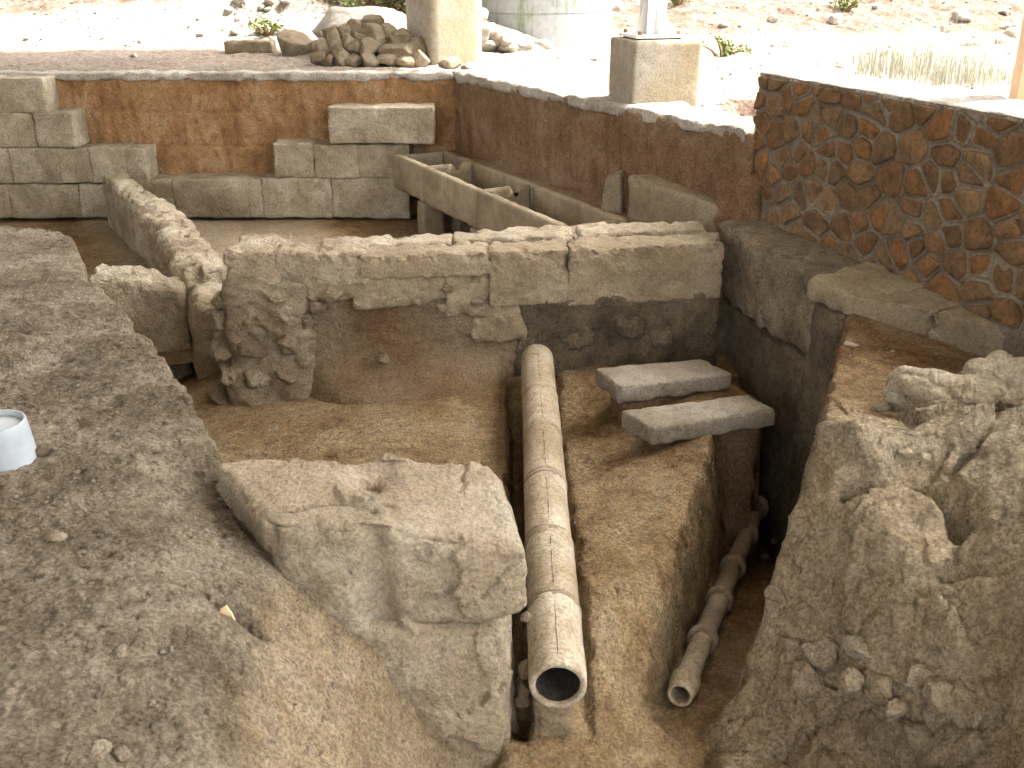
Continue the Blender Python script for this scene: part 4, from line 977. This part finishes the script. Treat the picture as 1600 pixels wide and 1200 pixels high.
for k, (px, py, s) in enumerate(bs):
    z = -.6
    for _ in range(12): p = at(px, py, z); z = .5 * z + .5 * gz(p[0], p[1])
    p = at(px, py, z)
    rock('bedded_stone', (p[0], p[1] + s * .12, p[2] - s * .10), (s * 1.1, s * .85, s * .85), M['bedded'], rot=(rng.uniform(-.4, .4), rng.uniform(-.4, .4), rng.uniform(0, 3)), seed=500 + k, n=16, rough=.13,
         label='rough stone bedded in the earth face of the right bank', cat='stone', group='stones bedded in the right bank')
loose = [(1380, 640, .05, 'rubble'), (1384, 610, .022, 'rubble'), (1395, 575, .02, 'rubble'), (1330, 540, .05, 'rubble'), (1395, 550, .02, 'rubble'), (1410, 705, .05, 'rock'), (1445, 715, .035, 'rock'), (1375, 618, .016, 'rubble')]
for k, (px, py, s, mt) in enumerate(loose):
    z = -.12
    for _ in range(12): p = at(px, py, z); z = .5 * z + .5 * gz(p[0], p[1])
    rock('loose_stone', (p[0], p[1], p[2] + s * .12), (s * 1.3, s, s * .55), M['limestone'], rot=(.1, .1, k), seed=560 + k, n=8,
         label='small pale stone lying loose on the red soil beside the limestone lumps', cat='stone', group='loose stones on the right bank')
# loose bits on the left bank
for k, (px, py, s) in enumerate([(88, 842, .05), (205, 790, .03), (65, 895, .03), (70, 705, .06), (190, 1020, .035), (40, 560, .04), (42, 592, .025), (238, 1100, .02), (120, 740, .03), (260, 660, .02), (190, 1180, .04), (160, 1170, .05)]):
    z = 0
    for _ in range(12): p = at(px, py, z); z = .5 * z + .5 * gz(p[0], p[1])
    rock('loose_stone', (p[0], p[1], p[2] + s * .12), (s * 1.2, s * .9, s * .6), M['heap_stone'], rot=(.2, .1, k * 1.3), seed=600 + k, n=8,
         label='small stone lying loose on the grey soil bank', cat='stone', group='loose stones on the soil bank')
p = at(352, 970, -.13)
Vs = np.array([(-.028, 0, 0), (.03, 0, .0), (.02, .0, .022), (.002, 0, .045), (-.012, 0, .036), (-.018, 0, .018)]); Vs2 = Vs + (0, .012, .002)
Va = np.r_[Vs, Vs2] @ np.array([[1, 0, 0], [0, .8, .5], [0, -.5, .8]]).T; zz_ = gz(p[0], p[1])
mk('pottery_sherd', Va + [p[0], p[1] - .01, zz_ + .008], [(5, 4, 3, 2, 1, 0)[::-1], tuple(range(11, 5, -1))] + [(k, (k + 1) % 6, 6 + (k + 1) % 6, 6 + k) for k in range(6)], M['sherd'], smooth=False,
   label='pale triangular pottery sherd leaning in a small hole in the soil', cat='sherd')

# white plastic pipe stub on the left bank
st = thing('plastic_pipe_stub', 'white plastic pipe stub standing in the grey soil bank', 'pipe')
p = at(-4, 742, 0.0); zb = -.06; zt = .15; cxs, cys = p[0] - .02, p[1] + .12
def lathe(prof, cx, cy, n=48):
    th = np.linspace(0, 2 * math.pi, n, endpoint=False); V = np.concatenate([np.c_[cx + q * np.cos(th), cy + q * np.sin(th), np.full(n, z)] for q, z in prof]); m = len(prof)
    i, j = np.meshgrid(np.arange(m - 1), np.arange(n), indexing='ij')
    return V, np.stack([i * n + j, i * n + (j + 1) % n, (i + 1) * n + (j + 1) % n, (i + 1) * n + j], -1).reshape(-1, 4)
tilt = lambda V: np.c_[V[:, 0] - .10 * (V[:, 2] - zb), V[:, 1], V[:, 2]]
Vl, Fl = lathe([(.108, zb), (.107, 0.03), (.106, .1), (.105, zt - .004), (.103, zt), (.098, zt), (.097, zt - .004), (.097, zb)], cxs, cys)
mk('pipe_wall', tilt(Vl), Fl, M['pvc'], st, flat_angle=40)
Vl, Fl = lathe([(.0965, zt - .02), (.05, zt - .014), (.0005, zt - .012)], cxs, cys)
mk('end_cap', tilt(Vl), Fl, M['pvc'], st)

# ------------------------------------------------------------------ heap of stones and neighbours behind the pit
hp0 = at(565, 103, OUT); hx, hy = hp0[0], hp0[1] + .35
heap = [(-.60, .09, .20, .17), (-.44, .05, .17, .13), (-.30, .10, .26, .22), (-.10, .06, .20, .13), (.12, .07, .22, .16), (.36, .07, .25, .14), (.60, .06, .28, .14), (.80, .08, .2, .18),
        (-.52, .24, .20, .24), (-.36, .3, .20, .34), (-.12, .24, .18, .16), (.06, .24, .28, .18), (.30, .20, .2, .11), (.52, .22, .44, .15), (.76, .22, .2, .2), (-.62, .22, .18, .2), (-.04, .36, .2, .16), (.14, .40, .34, .24), (.36, .34, .18, .15), (.56, .33, .3, .12), (.72, .31, .22, .15),
        (-.28, .44, .2, .22), (-.10, .50, .22, .26), (.10, .58, .26, .2), (.34, .45, .22, .2), (.52, .42, .22, .14), (-.44, .42, .24, .22), (-.18, .3, .2, .2), (.24, .3, .2, .18), (.44, .3, .2, .18)]
HS = .86
for k, (x, z, sx, sz) in enumerate(heap):
    back = .35 * (z / .5)
    for layer in (0, 1):
        if layer and k % 2: continue
        px_, py_, pz_ = hx + HS * x * (1 - .15 * layer), hy - .38 + back + layer * .26 + rng.uniform(-.03, .03), OUT + .72 * z * (.85 if layer else 1) + .02
        rock('heap_stone', (px_, py_, pz_), (HS * sx * 1.12, HS * sx * .9, HS * sz * 1.12), M['heap_stone'], rot=(rng.uniform(-.3, .3), rng.uniform(-.3, .3), rng.uniform(-.5, .5)), seed=700 + 2 * k + layer, n=14, rough=.035, planes=10,
             label='angular stone in the heap behind the red earth wall', cat='stone', group='stones piled in the heap')
for k, (x, y, z, sx, sy, sz) in enumerate(((0, .25, .12, 1.1, .6, .5), )):
    rock('heap_core', (hx + x * HS, hy + y, OUT + z), (sx, sy, sz), M['heap_stone'], seed=811, n=16, rough=.06, label='large stone at the heart of the heap, mostly covered by angular stones', cat='stone')
rock('boulder', (aty(560, 60, 13.6)[0], 13.55, OUT + .25), (1.25, .9, .72), M['pale_cap'], seed=823, n=20, rough=.05, label='big pale sunlit boulder directly behind the heap of stones', cat='boulder')
p = at(388, 84, OUT); block('dressed_stone', box8(p[0], p[1] + .15, OUT - .06, OUT + .17, .66, .28, R(-6)), M['heap_stone'], sp=.03, rnd=.04, amp=.014, freq=6, chip=.03, label='long dressed stone lying on the brown soil left of the heap', cat='stone')
p = at(455, 87, OUT); rock('dressed_stone', (p[0], p[1] + .15, OUT + .10), (.44, .36, .34), M['heap_stone'], seed=833, n=14, label='squarish stone between the long dressed stone and the heap', cat='stone')
p = at(703, 107, OUT); rock('ground_stone', (p[0], p[1] + .05, OUT + .05), (.27, .2, .16), M['heap_stone'], seed=840, n=10, label='brown stone alone on the ground in front of the concrete column', cat='stone')
p = at(740, 107, OUT); rock('ground_stone', (p[0], p[1] + .05, OUT + .01), (.28, .2, .09), M['heap_stone'], seed=841, n=10, label='flat stone beside the brown stone at the column foot', cat='stone')
p = at(968, 160, OUT); rock('ground_stone', (p[0] - .04, p[1] - .05, OUT + .02), (.22, .26, .10), M['heap_stone'], seed=842, n=10, label='flat stone leaning at the foot of the concrete pedestal', cat='stone')

# rounded concrete tank behind the column
tk = thing('concrete_tank', 'round grey concrete tank streaked with green, behind the concrete column', 'tank')
tcx, tcy, tr = .32, 16.1, 1.15
Vt, Ft = lathe([(tr, OUT - .3), (tr, OUT + .42), (tr - .012, OUT + .43), (tr - .012, OUT + .445), (tr, OUT + .455), (tr, OUT + 1.3), (tr - .012, OUT + 1.31), (tr - .012, OUT + 1.325), (tr, OUT + 1.335), (tr, OUT + 2.6), (tr - .15, OUT + 2.6), (tr - .15, OUT + 2.3), (.01, OUT + 2.3)], tcx, tcy, 96)
mk('tank_wall', Vt, Ft, M['tank'], tk, flat_angle=35)
# pinkish rubble bank against the tank
for k in range(26):
    u = rng.random(); x = -.95 + u * 1.35 + rng.uniform(-.12, .12); y = 14.35 + rng.uniform(-.25, .35); h = (1 - u) ** 1.0 * .62
    z = OUT + h * rng.uniform(.1, 1.0); s = rng.uniform(.16, .34)
    rock('bank_stone', (x, y, z), (s * 1.2, s, s * .7), M['pale_cap'], rot=(rng.uniform(-.3, .3), rng.uniform(-.3, .3), rng.uniform(0, 3)), seed=1000 + k, n=8, label='pale stone in the rubble bank between column and round tank', cat='stone', group='stones of the rubble bank by the tank')
rb_ = block('rubble_bank', [(-1.2, 14.2, OUT - .1), (.7, 14.1, OUT - .1), (.7, 15.1, OUT - .1), (-1.2, 15.2, OUT - .1), (-1.1, 14.6, OUT + .62), (.45, 14.3, OUT + .02), (.5, 15.0, OUT + .05), (-1.1, 15.0, OUT + .66)], M['pale_cap'], sp=.05, rnd=.1, amp=.04, freq=4, chip=.04, big=.05, label='sloping bank of pale earth under the rubble by the round tank', cat='earth bank')

# stones on the left slope and the right scree (the largest ones), each its own
def outer_at(px, py):
    for Y in np.arange(7.5, 40, .06):
        p = aty(px, py, Y)
        if p[2] < oz(p[0], Y): return p[0], Y, oz(p[0], Y)
    return p[0], Y, oz(p[0], Y)
for k in range(24):
    px, py = [(rng.uniform(330, 500), rng.uniform(5, 60)), (rng.uniform(960, 1600), rng.uniform(5, 90)), (rng.uniform(1500, 1600), rng.uniform(20, 75))][k % 3]
    x, y, z = outer_at(px, py); s = rng.uniform(.08, .26) * (y / 17)
    rock('slope_stone', (x, y, z + s * .15), (s * 1.2, s, s * .8), M['pale_cap'], rot=(rng.uniform(-.3, .3), rng.uniform(-.3, .3), rng.uniform(0, 3)), seed=1100 + k, n=8,
         label='stone lying on the sunlit slope left of the heap' if k % 3 == 0 else 'stone lying on the sunlit scree beyond the masonry wall', cat='stone', group='stones on the left slope' if k % 3 == 0 else 'stones on the scree')
# gravel nobody could count
def gravel(name, spots, mat, label):
    """spots: (x, y, z, size)"""
    ico = np.array([(0, 0, 1), (.894, 0, .447), (.276, .851, .447), (-.724, .526, .447), (-.724, -.526, .447), (.276, -.851, .447), (.724, .526, -.447), (-.276, .851, -.447), (-.894, 0, -.447), (-.276, -.851, -.447), (.724, -.526, -.447), (0, 0, -1)])
    fi = np.array([(0, 1, 2), (0, 2, 3), (0, 3, 4), (0, 4, 5), (0, 5, 1), (1, 6, 2), (2, 7, 3), (3, 8, 4), (4, 9, 5), (5, 10, 1), (2, 6, 7), (3, 7, 8), (4, 8, 9), (5, 9, 10), (1, 10, 6), (6, 11, 7), (7, 11, 8), (8, 11, 9), (9, 11, 10), (10, 11, 6)])
    n = len(spots); S = np.asarray(spots); rr = np.random.default_rng(n)
    V = ico[None] * rr.uniform(.6, 1.15, (n, 12, 1)); th = rr.uniform(0, 6.28, n); c_, s_ = np.cos(th), np.sin(th)
    V = V * (rr.uniform(.6, 1.3, (n, 1, 3)) * [1, 1, .65]) * S[:, None, 3:4] * .5
    V = np.stack([V[..., 0] * c_[:, None] - V[..., 1] * s_[:, None], V[..., 0] * s_[:, None] + V[..., 1] * c_[:, None], V[..., 2]], -1) + S[:, None, :3]
    Fg = (fi[None] + 12 * np.arange(n)[:, None, None]).reshape(-1, 3)
    return mk(name, V.reshape(-1, 3), Fg, mat, smooth=False, kind='stuff', label=label, cat='gravel')
sp = []
for _ in range(6500):
    x = rng.uniform(-9, 9); y = 6 + 22 * rng.random() ** 1.3
    if sdpoly(np.array([x]), np.array([y]), pit_poly)[0] > -.06: continue
    if x < -1 and y < 14.6 and rng.random() < .85: continue
    s = rng.uniform(.010, .03) * (1 + y / 14) * (1 + 1.5 * (rng.random() < .06)); sp.append((x, y, oz(x, y) + s * .1, s))
gravel('slope_gravel', sp, M['pale_cap'], 'pale gravel scattered over the sunlit ground and slopes')
sp = []
for _ in range(9000):
    x = rng.uniform(-2.6, .0); y = rng.uniform(1.9, 5.6); i = np.searchsorted(xs, x); j = np.searchsorted(ys, y)
    s = .0045 + .019 * rng.random() ** 3.5; sp.append((x, y, gz(x, y) + s * .15, s))
for _ in range(4000):
    x = rng.uniform(.28, 2.3); y = rng.uniform(2.3, 5.2); s = .004 + .014 * rng.random() ** 3; sp.append((x, y, gz(x, y) + s * .15, s))
gravel('soil_grit', sp, M['grit'], 'grit and small pebbles strewn over the soil of the dig')

# ------------------------------------------------------------------ plants
def blades(name, x, y, z, n, h, spread, mat, label, lean=.25, wd=.004, cat='grass'):
    V, Fb = [], []
    for k in range(n):
        a = rng.uniform(0, 6.28); rr = spread * math.sqrt(rng.random()); bx_, by_ = x + rr * math.cos(a), y + rr * math.sin(a); bz = oz(bx_, by_) - .02
        hh = h * rng.uniform(.4, 1.1); la = rng.uniform(0, 6.28); lx, ly = math.cos(la) * lean * hh * rng.random(), math.sin(la) * lean * hh * rng.random()
        wx_, wy_ = wd * math.cos(la + 1.57), wd * math.sin(la + 1.57); b0 = len(V)
        for t in (0, .5, 1):
            cx_, cy_ = bx_ + lx * t * t, by_ + ly * t * t; k_ = 1 - .85 * t
            V += [(cx_ - wx_ * k_, cy_ - wy_ * k_, bz + hh * t), (cx_ + wx_ * k_, cy_ + wy_ * k_, bz + hh * t)]
        Fb += [(b0, b0 + 1, b0 + 3, b0 + 2), (b0 + 2, b0 + 3, b0 + 5, b0 + 4)]
    t = thing('grass_tuft', label, cat); mk('blades', V, Fb, mat, t, smooth=False)
for px, py, n, h, spd, lab, wd in ((1450, 122, 900, .6, .75, 'tall dry grass tuft growing beyond the masonry wall', .0032), (1540, 130, 420, .3, .6, 'short dry grass tuft beside the tall dry grass', .0032), (1370, 108, 380, .4, .7, 'thin dry grass tuft behind the masonry wall near the pedestal', .0032)):
    x, y, z = outer_at(px, py); blades('grass', x, y, z, n, h, spd, M['grass'], lab, .35, wd)
def bush(px, py, w_, h_, n, label):
    x, y, z = outer_at(px, py); t = thing('bush', label, 'bush')
    V, Fb = [], []
    cl = [(x + rng.normal() * w_ * .28, y + rng.normal() * w_ * .22, z + h_ * rng.uniform(.15, .8), rng.uniform(.10, .22) * w_) for _ in range(26)]
    for k in range(n):
        c = cl[rng.integers(len(cl))]; d = rng.normal(size=3); d /= np.linalg.norm(d); p = np.array(c[:3]) + d * c[3] * rng.random() ** .4
        a = rng.normal(size=3); a /= np.linalg.norm(a); b_ = np.cross(a, d); b_ /= np.linalg.norm(b_) + 1e-9; s = rng.uniform(.02, .045); b0 = len(V)
        V += [p - a * s, p + b_ * s * .45, p + a * s, p - b_ * s * .45]; Fb.append((b0, b0 + 1, b0 + 2, b0 + 3))
    mk('foliage', V, Fb, M['leaf'], t, smooth=False)
    parts = []
    for c in cl[:14]:
        parts.append(tube_rings([(x, y, z - .1), ((x + c[0]) / 2, (y + c[1]) / 2, (z + c[2]) / 2), c[:3]], [.03, .018, .006], 6))
    Vb, Fb = join(parts); mk('stems', Vb, Fb, M['wood'], t)
bush(560, 16, 1.8, 1.0, 5200, 'yellow-green bush on the slope behind the heap of stones')
bush(620, 18, .8, .45, 1500, 'low green bush beside the boulder behind the heap')
for px, py, lab in ((1130, 88, 'small green weed beyond the concrete pedestal'), (420, 55, 'small green weed among stones on the left slope'), (1060, 8, 'small green shrub high on the scree behind the steel post'), (1320, 15, 'low green shrub high on the scree above the dry grass')):
    bush(px, py, .45, .25, 260, lab)
